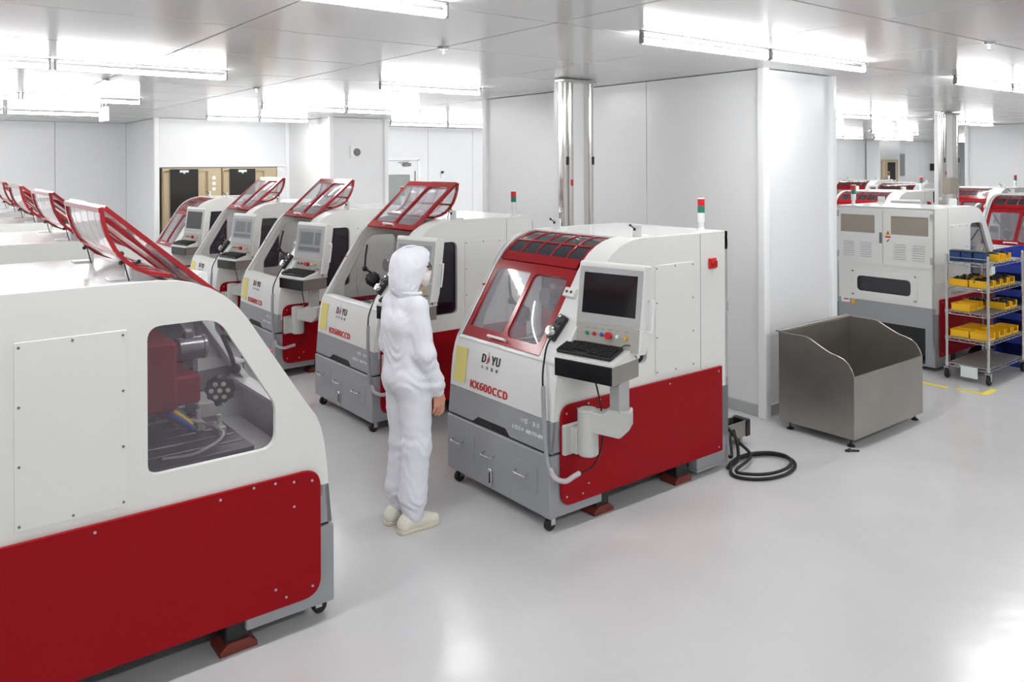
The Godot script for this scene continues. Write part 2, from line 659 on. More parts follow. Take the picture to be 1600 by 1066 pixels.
func wall(called: String, a: Vector3, b: Vector3) -> void:
	# seen face on the line from a to b, thickness to the left of a->b
	var w := structure(called, a)
	var d := (b - a)
	var l := d.length()
	w.rotation.y = -atan2(d.z, d.x)
	var back := Sh.new()
	back.box(Vector3(l / 2, H / 2, -0.06), Vector3(l - 0.16, H - 0.01, 0.04))
	part(w, "wall_core", back, M.joint)
	var k := maxi(1, roundi(l / 1.2))
	var pw := l / k
	var s := Sh.new()
	s.box(Vector3(pw / 2, H / 2, -0.02), Vector3(pw - 0.006, H - 0.012, 0.04), 0.003)
	var sm := s.mesh()
	for i in k:
		part(w, "wall_panel", sm, M.wall, Transform3D(Basis.IDENTITY, Vector3(i * pw, 0, 0)))
	var bb := Sh.new()
	bb.box(Vector3(l / 2, 0.05, 0.008), Vector3(l, 0.1, 0.014), 0.004)
	part(w, "skirting", bb, M.base)


func oven_wall() -> void:
	var w := structure("wall_ovens", Vector3(3.6, 0, -14.5))
	var s := Sh.new()
	s.box(Vector3(1.16, (H + 2.2) / 2, -0.05), Vector3(2.32, H - 2.2 - 0.01, 0.1), 0.003)
	part(w, "wall_panel", s, M.wall)
	var g := Sh.new()
	g.box(Vector3(1.15, 2.19, 0.0), Vector3(2.3, 0.03, 0.06), 0.004)
	part(w, "edge_trim", g, M.wall_trim)
	var p := Sh.new()
	p.box(Vector3(2.24, 1.1, -0.05), Vector3(0.22, 2.2, 0.1), 0.003)
	part(w, "wall_panel", p, M.wall)


func door() -> void:
	var d := structure("door_1", Vector3(8.72, 0, -15.1))
	var s := Sh.new()
	for e in [-1, 1]:
		s.box(Vector3(e * 0.43, 1.16, 0.02), Vector3(0.06, 2.32, 0.07), 0.006)
	s.box(Vector3(0, 2.32, 0.02), Vector3(0.92, 0.06, 0.07), 0.006)
	part(d, "door_frame", s, M.wall_trim)
	var l := Sh.new()
	l.ext(holed(PackedVector2Array([Vector2(-0.4, 0.01), Vector2(0.4, 0.01), Vector2(0.4, 2.28), Vector2(-0.4, 2.28)]), rr(0.58, 0.85, 0.03, Vector2(-0.08, 1.56))), 0.0, 0.04)
	part(d, "door_leaf", l, M.wall)
	var g := Sh.new()
	g.box(Vector3(-0.08, 1.56, 0.015), Vector3(0.58, 0.85, 0.01))
	part(d, "door_window", g, mat(c8(150, 156, 152), 0.2))
	var c := Sh.new()
	c.box(Vector3(0.12, 2.2, 0.07), Vector3(0.2, 0.06, 0.05), 0.01)
	c.box(Vector3(0.0, 2.25, 0.1), Vector3(0.3, 0.014, 0.02), 0.003, yaw(0.2))
	part(d, "door_closer", c, M.screw)
	var h := Sh.new()
	h.box(Vector3(0.33, 1.95, 0.06), Vector3(0.02, 0.22, 0.02), 0.005)
	h.cyl(Vector3(0.33, 1.05, 0.04), Vector3(0.33, 1.05, 0.1), 0.012)
	h.cyl(Vector3(0.33, 1.05, 0.1), Vector3(0.2, 1.05, 0.1), 0.011)
	part(d, "door_handle", h, M.screw)


# ---------------------------------------------------------------- machines
func profile(inset := 0.0) -> PackedVector2Array:
	# front and roof line of the enclosure seen from the side: x = depth from the front, y = height
	var p := PackedVector2Array([Vector2(0.028, 0.66), Vector2(0.036, 0.76), Vector2(0.05, 0.87), Vector2(0.066, 0.94), Vector2(0.09, 1.0), Vector2(0.15, 1.087), Vector2(0.21, 1.18), Vector2(0.31, 1.335), Vector2(0.42, 1.507), Vector2(0.465, 1.566), Vector2(0.52, 1.618), Vector2(0.58, 1.657), Vector2(0.65, 1.686), Vector2(0.72, 1.703), Vector2(0.80, 1.71)])
	if inset == 0.0:
		return p
	var q := PackedVector2Array()
	for i in p.size():
		var d := (p[mini(i + 1, p.size() - 1)] - p[maxi(i - 1, 0)]).normalized()
		q.append(p[i] + Vector2(d.y, -d.x) * inset)
	return q


func cut_path(p: PackedVector2Array, y0: float, y1: float) -> PackedVector2Array:
	# the piece of a rising path between two heights
	var out := PackedVector2Array()
	for i in p.size() - 1:
		var a := p[i]
		var b := p[i + 1]
		if b.y < y0 or a.y > y1 or b.y - a.y < 1e-6:
			continue
		if out.is_empty():
			out.append(a.lerp(b, clampf((y0 - a.y) / (b.y - a.y), 0, 1)))
		out.append(a.lerp(b, clampf((y1 - a.y) / (b.y - a.y), 0, 1)))
	return out

func piece(p: PackedVector2Array, f0: float, f1: float) -> PackedVector2Array:
	# part of a path between two fractions of its length
	var l := 0.0
	for i in p.size() - 1:
		l += p[i].distance_to(p[i + 1])
	var out := PackedVector2Array()
	var at := 0.0
	for i in p.size() - 1:
		var d := p[i].distance_to(p[i + 1])
		var a := (f0 * l - at) / d
		var b := (f1 * l - at) / d
		if b > 0.0 and a < 1.0:
			if out.is_empty():
				out.append(p[i].lerp(p[i + 1], clampf(a, 0, 1)))
			out.append(p[i].lerp(p[i + 1], clampf(b, 0, 1)))
		at += d
	return out

const HINGE := Vector2(0.74, 1.706)
const JOINT := Vector2(0.428, 1.516)
const FRAME_LOW := Vector2(0.1, 1.01)
const ZL := -0.505
const ZR := 0.335


func make_machine(open: bool) -> Node3D:
	var t := Node3D.new()
	t.name = "machining_center"
	var prof := profile()
	# side panels with a rounded window
	var side := prof.duplicate()
	side.append_array([Vector2(LEN, 1.71), Vector2(LEN, 0.60), Vector2(0.06, 0.60), Vector2(0.06, 0.66)])
	var win := rounded(PackedVector2Array([Vector2(0.845, 0.89), Vector2(0.845, 1.52), Vector2(0.55, 1.52), Vector2(0.29, 1.09), Vector2(0.29, 0.89)]), [0.05, 0.06, 0.12, 0.12, 0.07])
	var pane := rounded(PackedVector2Array([Vector2(0.85, 0.885), Vector2(0.85, 1.525), Vector2(0.547, 1.525), Vector2(0.285, 1.093), Vector2(0.285, 0.885)]), [0.05, 0.06, 0.12, 0.12, 0.07])
	for e in [-1, 1]:
		var s := Sh.new()
		s.ext(holed(side, win), HW - 0.03 if e > 0 else -HW, HW if e > 0 else -HW + 0.03)
		var sp := part(t, "side_panel", s, M.white)
		var g := Sh.new()
		g.ext(pane, e * (HW - 0.034) - 0.003, e * (HW - 0.034) + 0.003)
		part(sp, "window_pane", g, M.navy_tint if e > 0 else M.tint)
		var a := Sh.new()
		a.ext(rr(0.4, 0.73, 0.008, Vector2(1.125, 1.155)), 0, 0.004, Transform3D(Basis.from_scale(Vector3(1, 1, e)), Vector3(0, 0, e * HW)), 0.001)
		var ap := part(t, "access_panel", a, M.white)
		var sc := Sh.new()
		for p in [[0.94, 1.5], [1.31, 1.5], [0.94, 0.81], [1.31, 0.81], [0.94, 1.27], [0.94, 1.04], [1.31, 1.27], [1.31, 1.04], [1.125, 1.505], [1.125, 0.805]]:
			sc.cyl(Vector3(p[0], p[1], e * (HW + 0.003)), Vector3(p[0], p[1], e * (HW + 0.007)), 0.0055, 8)
		part(ap, "screws", sc, M.screw).set_meta("kind", "stuff")
		var seam := Sh.new()
		seam.box(Vector3(1.395, 1.23, e * HW), Vector3(0.004, 0.94, 0.003))
		part(t, "panel_joint", seam, M.joint)
		# red skirt
		var r := Sh.new()
		var rp := rounded(PackedVector2Array([Vector2(0.075, 0.145), Vector2(1.615, 0.145), Vector2(1.615, 0.752), Vector2(0.075, 0.752)]), [0.09, 0.012, 0.012, 0.09])
		r.ext(rp, 0, 0.014, Transform3D(Basis.from_scale(Vector3(1, 1, e)), Vector3(0, 0, e * (HW + 0.004))), 0.004)
		var red := part(t, "side_skirt", r, M.red)
		var rs := Sh.new()
		for p in [[0.12, 0.70], [0.12, 0.2], [0.55, 0.72], [1.05, 0.72], [1.57, 0.72], [1.57, 0.18], [0.21, 0.715], [0.21, 0.6], [0.3, 0.73], [0.4, 0.735], [0.3, 0.24], [0.25, 0.19]]:
			rs.cyl(Vector3(p[0], p[1], e * (HW + 0.016)), Vector3(p[0], p[1], e * (HW + 0.021)), 0.006, 8)
		part(red, "screws", rs, M.lightgray).set_meta("kind", "stuff")
		# grey flank below and behind the red skirt
		var lo := Sh.new()
		lo.ext(PackedVector2Array([Vector2(0.014, 0.475), Vector2(0.03, 0.66), Vector2(0.3, 0.66), Vector2(0.3, 0.475)]), HW - 0.02 if e > 0 else -HW, HW if e > 0 else -HW + 0.02)
		part(t, "front_flank", lo, M.gray)
		var lo2 := Sh.new()
		lo2.box(Vector3(1.5, 0.42, e * (HW - 0.012)), Vector3(0.4, 0.36, 0.024))
		part(t, "rear_flank", lo2, M.gray)
	# front: lower white skin over the full width, then white posts either side of the doors
	var skin := Sh.new()
	skin.strip(cut_path(prof, 0.66, 1.0), 0.02, -HW + 0.03, HW - 0.03)
	skin.ext(PackedVector2Array([Vector2(0.075, 0.99), Vector2(0.093, 1.003), Vector2(0.17, 1.0), Vector2(0.17, 0.98)]), -HW + 0.03, HW - 0.03)
	part(t, "front_panel", skin, M.white_metal)
	var up := cut_path(prof, 0.99, 1.71)
	var post := Sh.new()
	post.strip(up, 0.055, -HW + 0.001, ZL - 0.006, 0.004)
	part(t, "front_post", post, M.white_metal)
	var post2 := Sh.new()
	post2.strip(up, 0.03, ZR + 0.006, HW - 0.03, 0.003)
	part(t, "front_post", post2, M.white_metal)
	# red dot badge by the left post
	var mb := Sh.new()
	mb.box(Vector3(0.308, 1.335, -HW + 0.022), Vector3(0.02, 0.012, 0.026), 0.002)
	part(t, "red_marker", mb, M.lens_red)
	# roof
	var rf := Sh.new()
	rf.box(Vector3((0.78 + LEN) / 2, 1.7, 0), Vector3(LEN - 0.78, 0.016, 2 * HW - 0.05), 0.003)
	part(t, "roof", rf, M.roof)
	for z in [-0.38, 0.44]:
		var b := Sh.new()
		b.box(Vector3(0.88, 1.745, z), Vector3(0.012, 0.09, 0.085), 0.003)
		b.box(Vector3(0.92, 1.713, z), Vector3(0.09, 0.01, 0.085), 0.003)
		var br := part(t, "hinge_bracket", b, M.white_metal)
		var k := Sh.new()
		k.cyl(Vector3(0.874, 1.76, z - 0.02), Vector3(0.845, 1.785, z - 0.035), 0.004, 8)
		k.ball(Vector3(0.845, 1.785, z - 0.035), Vector3.ONE * 0.009, 10)
		k.ball(Vector3(0.87, 1.758, z - 0.02), Vector3.ONE * 0.01, 10)
		part(br, "knob", k, M.black)
	# signal tower at the rear
	var st := Sh.new()
	st.lathe([Vector2(0, 0), Vector2(0.028, 0), Vector2(0.028, 0.008), Vector2(0.019, 0.02), Vector2(0.019, 0.06), Vector2(0.026, 0.065), Vector2(0.026, 0.13), Vector2(0, 0.13)], Transform3D(Basis.IDENTITY, Vector3(1.6, 1.708, 0.395)))
	var tw := part(t, "signal_tower", st, M.white_metal)
	for q in [["lens", 0.13, 0.05, M.green], ["lens", 0.18, 0.05, M.lens_red], ["cap", 0.23, 0.008, M.white_metal]]:
		var sl := Sh.new()
		sl.cyl(Vector3(1.6, 1.708 + q[1], 0.395), Vector3(1.6, 1.708 + q[1] + q[2], 0.395), 0.026, 16, 0.002)
		part(tw, q[0], sl, q[3])
	# main switch on the right side
	var sw := Sh.new()
	sw.box(Vector3(1.52, 1.49, HW + 0.008), Vector3(0.075, 0.075, 0.02), 0.004)
	var swp := part(t, "main_switch", sw, M.lens_red)
	var sk := Sh.new()
	sk.cyl(Vector3(1.52, 1.49, HW + 0.015), Vector3(1.52, 1.49, HW + 0.035), 0.022, 14)
	sk.box(Vector3(1.52, 1.49, HW + 0.04), Vector3(0.012, 0.045, 0.02), 0.002)
	part(swp, "switch_knob", sk, M.ink_red)
	front_base(t)
	machine_rear(t)
	doors(t, open)
	interior(t)
	console(t, open)
	letters(t)
	return t


func front_base(t: Node3D) -> void:
	# grey band above the gap, notched in the middle
	var o := PackedVector2Array([Vector2(-HW, 0.475), Vector2(-0.26, 0.475), Vector2(-0.2, 0.515), Vector2(0.1, 0.515), Vector2(0.15, 0.475), Vector2(HW, 0.475), Vector2(HW, 0.66), Vector2(-HW, 0.66)])
	var b := Sh.new()
	var tilt := Transform3D(Basis(Vector3(0, 0, 1), Vector3(0.086, 0.996, 0), Vector3(-0.996, 0.086, 0)), Vector3(-0.029, 0, 0))
	b.ext(o, -0.02, 0.0, tilt)
	part(t, "lower_band", b, M.gray)
	var d := Sh.new()
	d.box(Vector3(0.88, 0.4, 0), Vector3(1.6, 0.5, 2 * HW - 0.07))
	d.box(Vector3(0.22, 0.475, 0), Vector3(0.4, 0.07, 2 * HW - 0.04))
	part(t, "frame", d, M.black)
	# pull-out coolant cabinet
	var c := Sh.new()
	c.box(Vector3(0.215, 0.272, 0), Vector3(0.43, 0.372, 2 * HW), 0.005)
	var cab := part(t, "coolant_cabinet", c, M.gray)
	var dl := Sh.new()
	dl.ext(rr(0.3, 0.17, 0.004, Vector2(-0.375, 0.295)), 0, 0.004, on_front(0.0), 0.001)
	part(cab, "cabinet_door", dl, M.gray)
	var dr := Sh.new()
	dr.ext(rr(0.25, 0.16, 0.004, Vector2(0.31, 0.29)), 0, 0.004, on_front(0.0), 0.001)
	part(cab, "drawer", dr, M.gray)
	for p in [[-0.4, 0.3], [-0.05, 0.3], [0.295, 0.29]]:
		var h := Sh.new()
		h.tube(spl([Vector3(0, p[1] + 0.012, p[0] - 0.055), Vector3(-0.03, p[1] + 0.005, p[0] - 0.055), Vector3(-0.034, p[1], p[0] - 0.045), Vector3(-0.034, p[1], p[0] + 0.045), Vector3(-0.03, p[1] + 0.005, p[0] + 0.055), Vector3(0, p[1] + 0.012, p[0] + 0.055)], 3), 0.0055, 8)
		part(cab, "handle", h, M.chrome)
	var la := Sh.new()
	la.ext(rr(0.035, 0.11, 0.012, Vector2(-0.035, 0.165)), 0, 0.014, on_front(0.0), 0.003)
	part(cab, "latch", la, M.chrome)
	var lb := Sh.new()
	lb.ext(rr(0.012, 0.07, 0.004, Vector2(-0.035, 0.165)), 0.012, 0.016, on_front(0.0))
	part(cab, "latch_slot", lb, M.black)
	# casters and machine feet
	for z in [-0.46, 0.5]:
		var f := Sh.new()
		f.box(Vector3(0.05, 0.082, z), Vector3(0.06, 0.01, 0.06), 0.002)
		f.box(Vector3(0.05, 0.06, z - 0.022), Vector3(0.034, 0.05, 0.005), 0.001)
		f.box(Vector3(0.05, 0.06, z + 0.022), Vector3(0.034, 0.05, 0.005), 0.001)
		var ca := part(t, "caster", f, M.chrome)
		var w := Sh.new()
		w.cyl(Vector3(0.04, 0.036, z - 0.018), Vector3(0.04, 0.036, z + 0.018), 0.036, 18, 0.005)
		part(ca, "wheel", w, M.rubber)
	for x in [0.46, 1.22]:
		for z in [-0.47, 0.47]:
			var l := Sh.new()
			l.box(Vector3(x, 0.14, z), Vector3(0.11, 0.2, 0.11), 0.006)
			var lg := part(t, "leg", l, M.black)
			var m := Sh.new()
			m.ext(PackedVector2Array([Vector2(-0.085, 0.0), Vector2(0.085, 0.0), Vector2(0.085, 0.02), Vector2(0.05, 0.05), Vector2(-0.05, 0.05), Vector2(-0.085, 0.02)]), -0.07, 0.07, Transform3D(Basis.IDENTITY, Vector3(x, 0, z)), 0.003)
			part(lg, "mount", m, M.rust)


func machine_rear(t: Node3D) -> void:
	# back of the enclosure: two cabinet doors, an inspection window and an open grey base
	var f := Transform3D(Basis(Vector3(0, 0, -1), Vector3(0, 1, 0), Vector3(1, 0, 0)), Vector3(LEN, 0, 0))   # outline x runs to the machine's left
	var b := Sh.new()
	b.ext(holed(PackedVector2Array([Vector2(-HW, 0.66), Vector2(HW, 0.66), Vector2(HW, 1.71), Vector2(-HW, 1.71)]), rr(0.63, 0.19, 0.06, Vector2(0.0, 0.845))), -0.03, 0.0, f)
	var bp := part(t, "rear_panel", b, M.white)
	var wp := Sh.new()
	wp.ext(holed(rr(0.74, 0.3, 0.01, Vector2(0, 0.845)), rr(0.6, 0.17, 0.05, Vector2(0.0, 0.845))), 0.0, 0.005, f)
	part(bp, "window_plate", wp, M.white)
	var wg := Sh.new()
	wg.ext(rr(0.62, 0.19, 0.05, Vector2(0, 0.845)), -0.02, -0.015, f)
	part(bp, "window_pane", wg, M.smoke)
	var ws := Sh.new()
	for p in [[-0.35, 0.975], [0.35, 0.975], [-0.35, 0.715], [0.35, 0.715]]:
		ws.cyl(f * Vector3(p[0], p[1], 0.004), f * Vector3(p[0], p[1], 0.012), 0.01, 8)
	part(bp, "screws", ws, M.screw).set_meta("kind", "stuff")
	for e in [-1, 1]:
		var d := Sh.new()
		d.ext(holed(rr(0.525, 0.6, 0.006, Vector2(e * 0.268, 1.375)), rr(0.4, 0.2, 0.006, Vector2(e * 0.29, 1.515))), 0.0, 0.012, f)
		var dp := part(t, "cabinet_door", d, M.white)
		var fm := Sh.new()
		fm.ext(rr(0.41, 0.21, 0.005, Vector2(e * 0.29, 1.515)), 0.001, 0.005, f)
		for k in 9:
			fm.ext(rr(0.4, 0.006, 0.001, Vector2(e * 0.29, 1.425 + 0.0225 * k), 1), 0.004, 0.008, f)
		part(dp, "filter_mat", fm, M.filter)
		var lv := Sh.new()
		for k in 7:
			for q in [-0.1, 0.1]:
				lv.ext(rr(0.13, 0.006, 0.002, Vector2(e * 0.29 + q, 1.15 + 0.026 * k), 1), 0.011, 0.016, f)
		part(dp, "louvers", lv, M.lightgray)
		for y in [1.62, 1.16]:
			var hg := Sh.new()
			hg.ext(rr(0.03, 0.07, 0.006, Vector2(e * 0.525, y)), 0.0, 0.022, f, 0.002)
			part(dp, "hinge", hg, M.lightgray)
	var hd := Sh.new()
	hd.ext(rr(0.026, 0.12, 0.006, Vector2(-0.02, 1.37)), 0.01, 0.024, f, 0.002)
	part(t, "lock_handle", hd, M.screw)
	var wt := Sh.new()
	wt.ext(PackedVector2Array([Vector2(0.03, 1.405), Vector2(0.09, 1.405), Vector2(0.06, 1.455)]), 0.011, 0.014, f)
	part(t, "warning_triangle", wt, M.amber)
	var wr := Sh.new()
	wr.ext(rr(0.06, 0.018, 0.002, Vector2(0.06, 1.385)), 0.011, 0.014, f)
	part(t, "warning_bar", wr, M.ink_red)
	var bolt := Sh.new()
	bar2(bolt, Vector2(0.065, 1.445), Vector2(0.055, 1.425), 0.006, f * Transform3D(Basis.IDENTITY, Vector3(0, 0, 0.0135)))
	bar2(bolt, Vector2(0.066, 1.43), Vector2(0.058, 1.412), 0.006, f * Transform3D(Basis.IDENTITY, Vector3(0, 0, 0.0135)))
	bar2(bolt, Vector2(0.07, 1.355), Vector2(0.05, 1.335), 0.01, f * Transform3D(Basis.IDENTITY, Vector3(0, 0, 0.0135)))
	part(t, "warning_bolt", bolt, M.ink)
	var rl := Sh.new()
	rl.ext(rr(0.1, 0.05, 0.003, Vector2(-0.44, 0.635)), 0.0, 0.003, f)
	var rlp := part(t, "rating_label", rl, M.btn_white)
	var rl2 := Sh.new()
	rl2.ext(rr(0.06, 0.014, 0.002, Vector2(-0.43, 0.645)), 0.002, 0.004, f)
	part(rlp, "red_stripe", rl2, M.ink_red)
	var yl := Sh.new()
	yl.ext(rr(0.045, 0.05, 0.003, Vector2(-0.35, 0.63)), 0.0, 0.003, f)
	part(t, "yellow_label", yl, M.btn_yellow)
	# grey base with an open bay
	var g := Sh.new()
	g.ext(PackedVector2Array([Vector2(-HW, 0.06), Vector2(-HW, 0.659), Vector2(HW, 0.659), Vector2(HW, 0.06), Vector2(0.45, 0.06), Vector2(0.45, 0.44), Vector2(-0.45, 0.44), Vector2(-0.45, 0.06)]), -0.03, 0.0, f)
	g.box(Vector3(1.52, 0.33, HW - 0.04), Vector3(0.34, 0.54, 0.08), 0.004)
	g.box(Vector3(1.52, 0.33, -HW + 0.04), Vector3(0.34, 0.54, 0.08), 0.004)
	g.box(Vector3(1.52, 0.05, 0), Vector3(0.34, 0.02, 2 * HW))
	part(t, "rear_base", g, M.gray)
	var eq := Sh.new()
	eq.box(Vector3(1.58, 0.2, 0.2), Vector3(0.12, 0.2, 0.16), 0.01)
	eq.ext(holed(rr(0.1, 0.14, 0.01, Vector2(-0.2, 0.27)), rr(0.06, 0.1, 0.008, Vector2(-0.2, 0.27))), -0.06, -0.04, f)
	eq.cyl(Vector3(1.6, 0.13, -0.2), Vector3(1.6, 0.3, -0.2), 0.04, 14)
	part(t, "service_unit", eq, M.dark)


func doors(t: Node3D, open: bool) -> void:
	# curved roof hood: red grid and clear panes along a path from the window frame's upper edge to the hinge
	var path := cut_path(profile(0.012), JOINT.y, 1.7035)
	var upper := JOINT
	if open:
		upper = Vector2(1.0, 2.03)
		path = PackedVector2Array([upper, Vector2(0.993, 1.97), Vector2(0.976, 1.91), Vector2(0.95, 1.855), Vector2(0.915, 1.81), Vector2(0.87, 1.772), Vector2(0.82, 1.75), Vector2(0.77, 1.738), Vector2(0.735, 1.732)])
	var side := -1.0 if open else 1.0
	var hood := Sh.new()
	for i in 6:
		var w := 0.03 if i == 0 or i == 5 else (0.008 if open else 0.015)
		var z := lerpf(ZL + 0.016, ZR - 0.016, i / 5.0)
		hood.strip(path, (0.018 if i == 0 or i == 5 or not open else 0.005) * side, z - w / 2, z + w / 2, 0.002)
	for b in ([[0.0, 0.17], [0.46, 0.5], [0.93, 1.0]] if not open else [[0.0, 0.05], [0.46, 0.49], [0.95, 1.0]]):
		hood.strip(piece(path, b[0], b[1]), 0.02 * side, ZL + 0.005, ZR - 0.005, 0.002)
	var ho := part(t, "roof_hood", hood, M.red_gloss)
	for i in 5:
		for b in [[0.03, 0.47], [0.49, 0.97]]:
			var q := piece(path, b[0], b[1])
			for k in q.size():
				q[k] += Vector2(0.0, -0.006) if not open else Vector2(0.004, -0.004)
			var g := Sh.new()
			g.strip(q, 0.003 * side, lerpf(ZL + 0.016, ZR - 0.016, i / 5.0) + 0.006, lerpf(ZL + 0.016, ZR - 0.016, (i + 1) / 5.0) - 0.006)
			part(ho, "hood_pane", g, M.smoke if not open else M.hood_clear)
	# the pair of sliding windows in a red frame: own axes, x runs up from the lower edge, z out of the face
	var lo := FRAME_LOW
	var hi := JOINT
	if open:
		hi = upper + Vector2(-0.01, 0.012)
		lo = hi + Vector2(-0.49, -0.43).normalized() * (JOINT.distance_to(FRAME_LOW) + 0.03)
	var u := (hi - lo).normalized()
	var l := lo.distance_to(hi) - 0.004
	var nrm := Vector2(-u.y, u.x)
	var fx := Transform3D(Basis(Vector3(0, 0, 1), Vector3(u.x, u.y, 0), Vector3(nrm.x, nrm.y, 0)), Vector3(lo.x - nrm.x * 0.006, lo.y - nrm.y * 0.006, 0))
	var mid := -0.075
	var outl := PackedVector2Array([Vector2(ZL, 0), Vector2(ZR, 0), Vector2(ZR, l), Vector2(ZL, l)])
	var wl := rounded(PackedVector2Array([Vector2(ZL + 0.035, 0.075), Vector2(mid - 0.02, 0.075), Vector2(mid - 0.02, l - 0.065), Vector2(ZL + 0.035, l - 0.065)]), [0.01, 0.01, 0.02, 0.02])
	var wr := rounded(PackedVector2Array([Vector2(mid + 0.02, 0.06), Vector2(ZR - 0.045, 0.06), Vector2(ZR - 0.045, l - 0.07), Vector2(mid + 0.02, l - 0.07)]), [0.07, 0.05, 0.05, 0.05])
	var fr := Sh.new()
	# two half frames side by side, so that each keeps a single opening
	fr.ext(holed(PackedVector2Array([Vector2(ZL, 0), Vector2(mid, 0), Vector2(mid, l), Vector2(ZL, l)]), wl), -0.02, 0.0)
	fr.ext(holed(PackedVector2Array([Vector2(mid, 0), Vector2(ZR, 0), Vector2(ZR, l), Vector2(mid, l)]), wr), -0.02, 0.004)
	var fo := part(t, "window_frame", fr, M.red_gloss, fx)
	var gl := Sh.new()
	gl.ext(wl, -0.002, 0.002)
	part(fo, "sliding_pane", gl, M.pane, Transform3D(Basis(Vector3(1, 0, 0), deg_to_rad(2.4)), Vector3(0, 0, -0.022)))
	# the right pane is thin acrylic and bows outwards a little
	var gr := Sh.new()
	var rc := Rect2(mid + 0.021, 0.061, ZR - 0.067 - mid, l - 0.132)
	var gpt := func(i: int, j: int) -> Array:
		var gu := i / 6.0 - 1.0
		var gw := j / 6.0 - 1.0
		var bow := 0.02
		var p := Vector3(rc.get_center().x + gu * rc.size.x / 2, rc.get_center().y + gw * rc.size.y / 2, -0.012 + bow * (1 - gu * gu) * (1 - gw * gw))
		var nn := Vector3(bow * 2 * gu * (1 - gw * gw) / (rc.size.x / 2), bow * 2 * gw * (1 - gu * gu) / (rc.size.y / 2), 1).normalized()
		return [p, nn]
	for i in 12:
		for j in 12:
			var a: Array = gpt.call(i, j)
			var b: Array = gpt.call(i + 1, j)
			var c: Array = gpt.call(i + 1, j + 1)
			var d: Array = gpt.call(i, j + 1)
			gr.quadn(a[0], b[0], c[0], d[0], a[1], b[1], c[1], d[1])
			var q := Vector3(0, 0, -0.003)
			gr.quadn(a[0] + q, b[0] + q, c[0] + q, d[0] + q, -a[1], -b[1], -c[1], -d[1])
	part(fo, "sliding_pane", gr, M.pane)
	var hn := Sh.new()
	hn.tube(spl([Vector3(-0.2, 0.03, 0.0), Vector3(-0.2, 0.03, 0.018), Vector3(-0.19, 0.03, 0.024), Vector3(-0.04, 0.03, 0.024), Vector3(-0.03, 0.03, 0.018), Vector3(-0.03, 0.03, 0.0)], 3), 0.009, 8)
	part(fo, "handle", hn, M.btn_white)
	if open:
		# gas struts from the hood ends to the roof
		for z in [ZL + 0.02, ZR - 0.02]:
			var s := Sh.new()
			s.cyl(Vector3(0.9, 1.712, z), Vector3(0.93, 1.83, z), 0.003, 8)
			s.ball(Vector3(0.93, 1.83, z), Vector3.ONE * 0.012, 8)
			s.ball(Vector3(0.93, 1.79, z + 0.01), Vector3.ONE * 0.01, 8)
			part(t, "hood_stay", s, M.black)


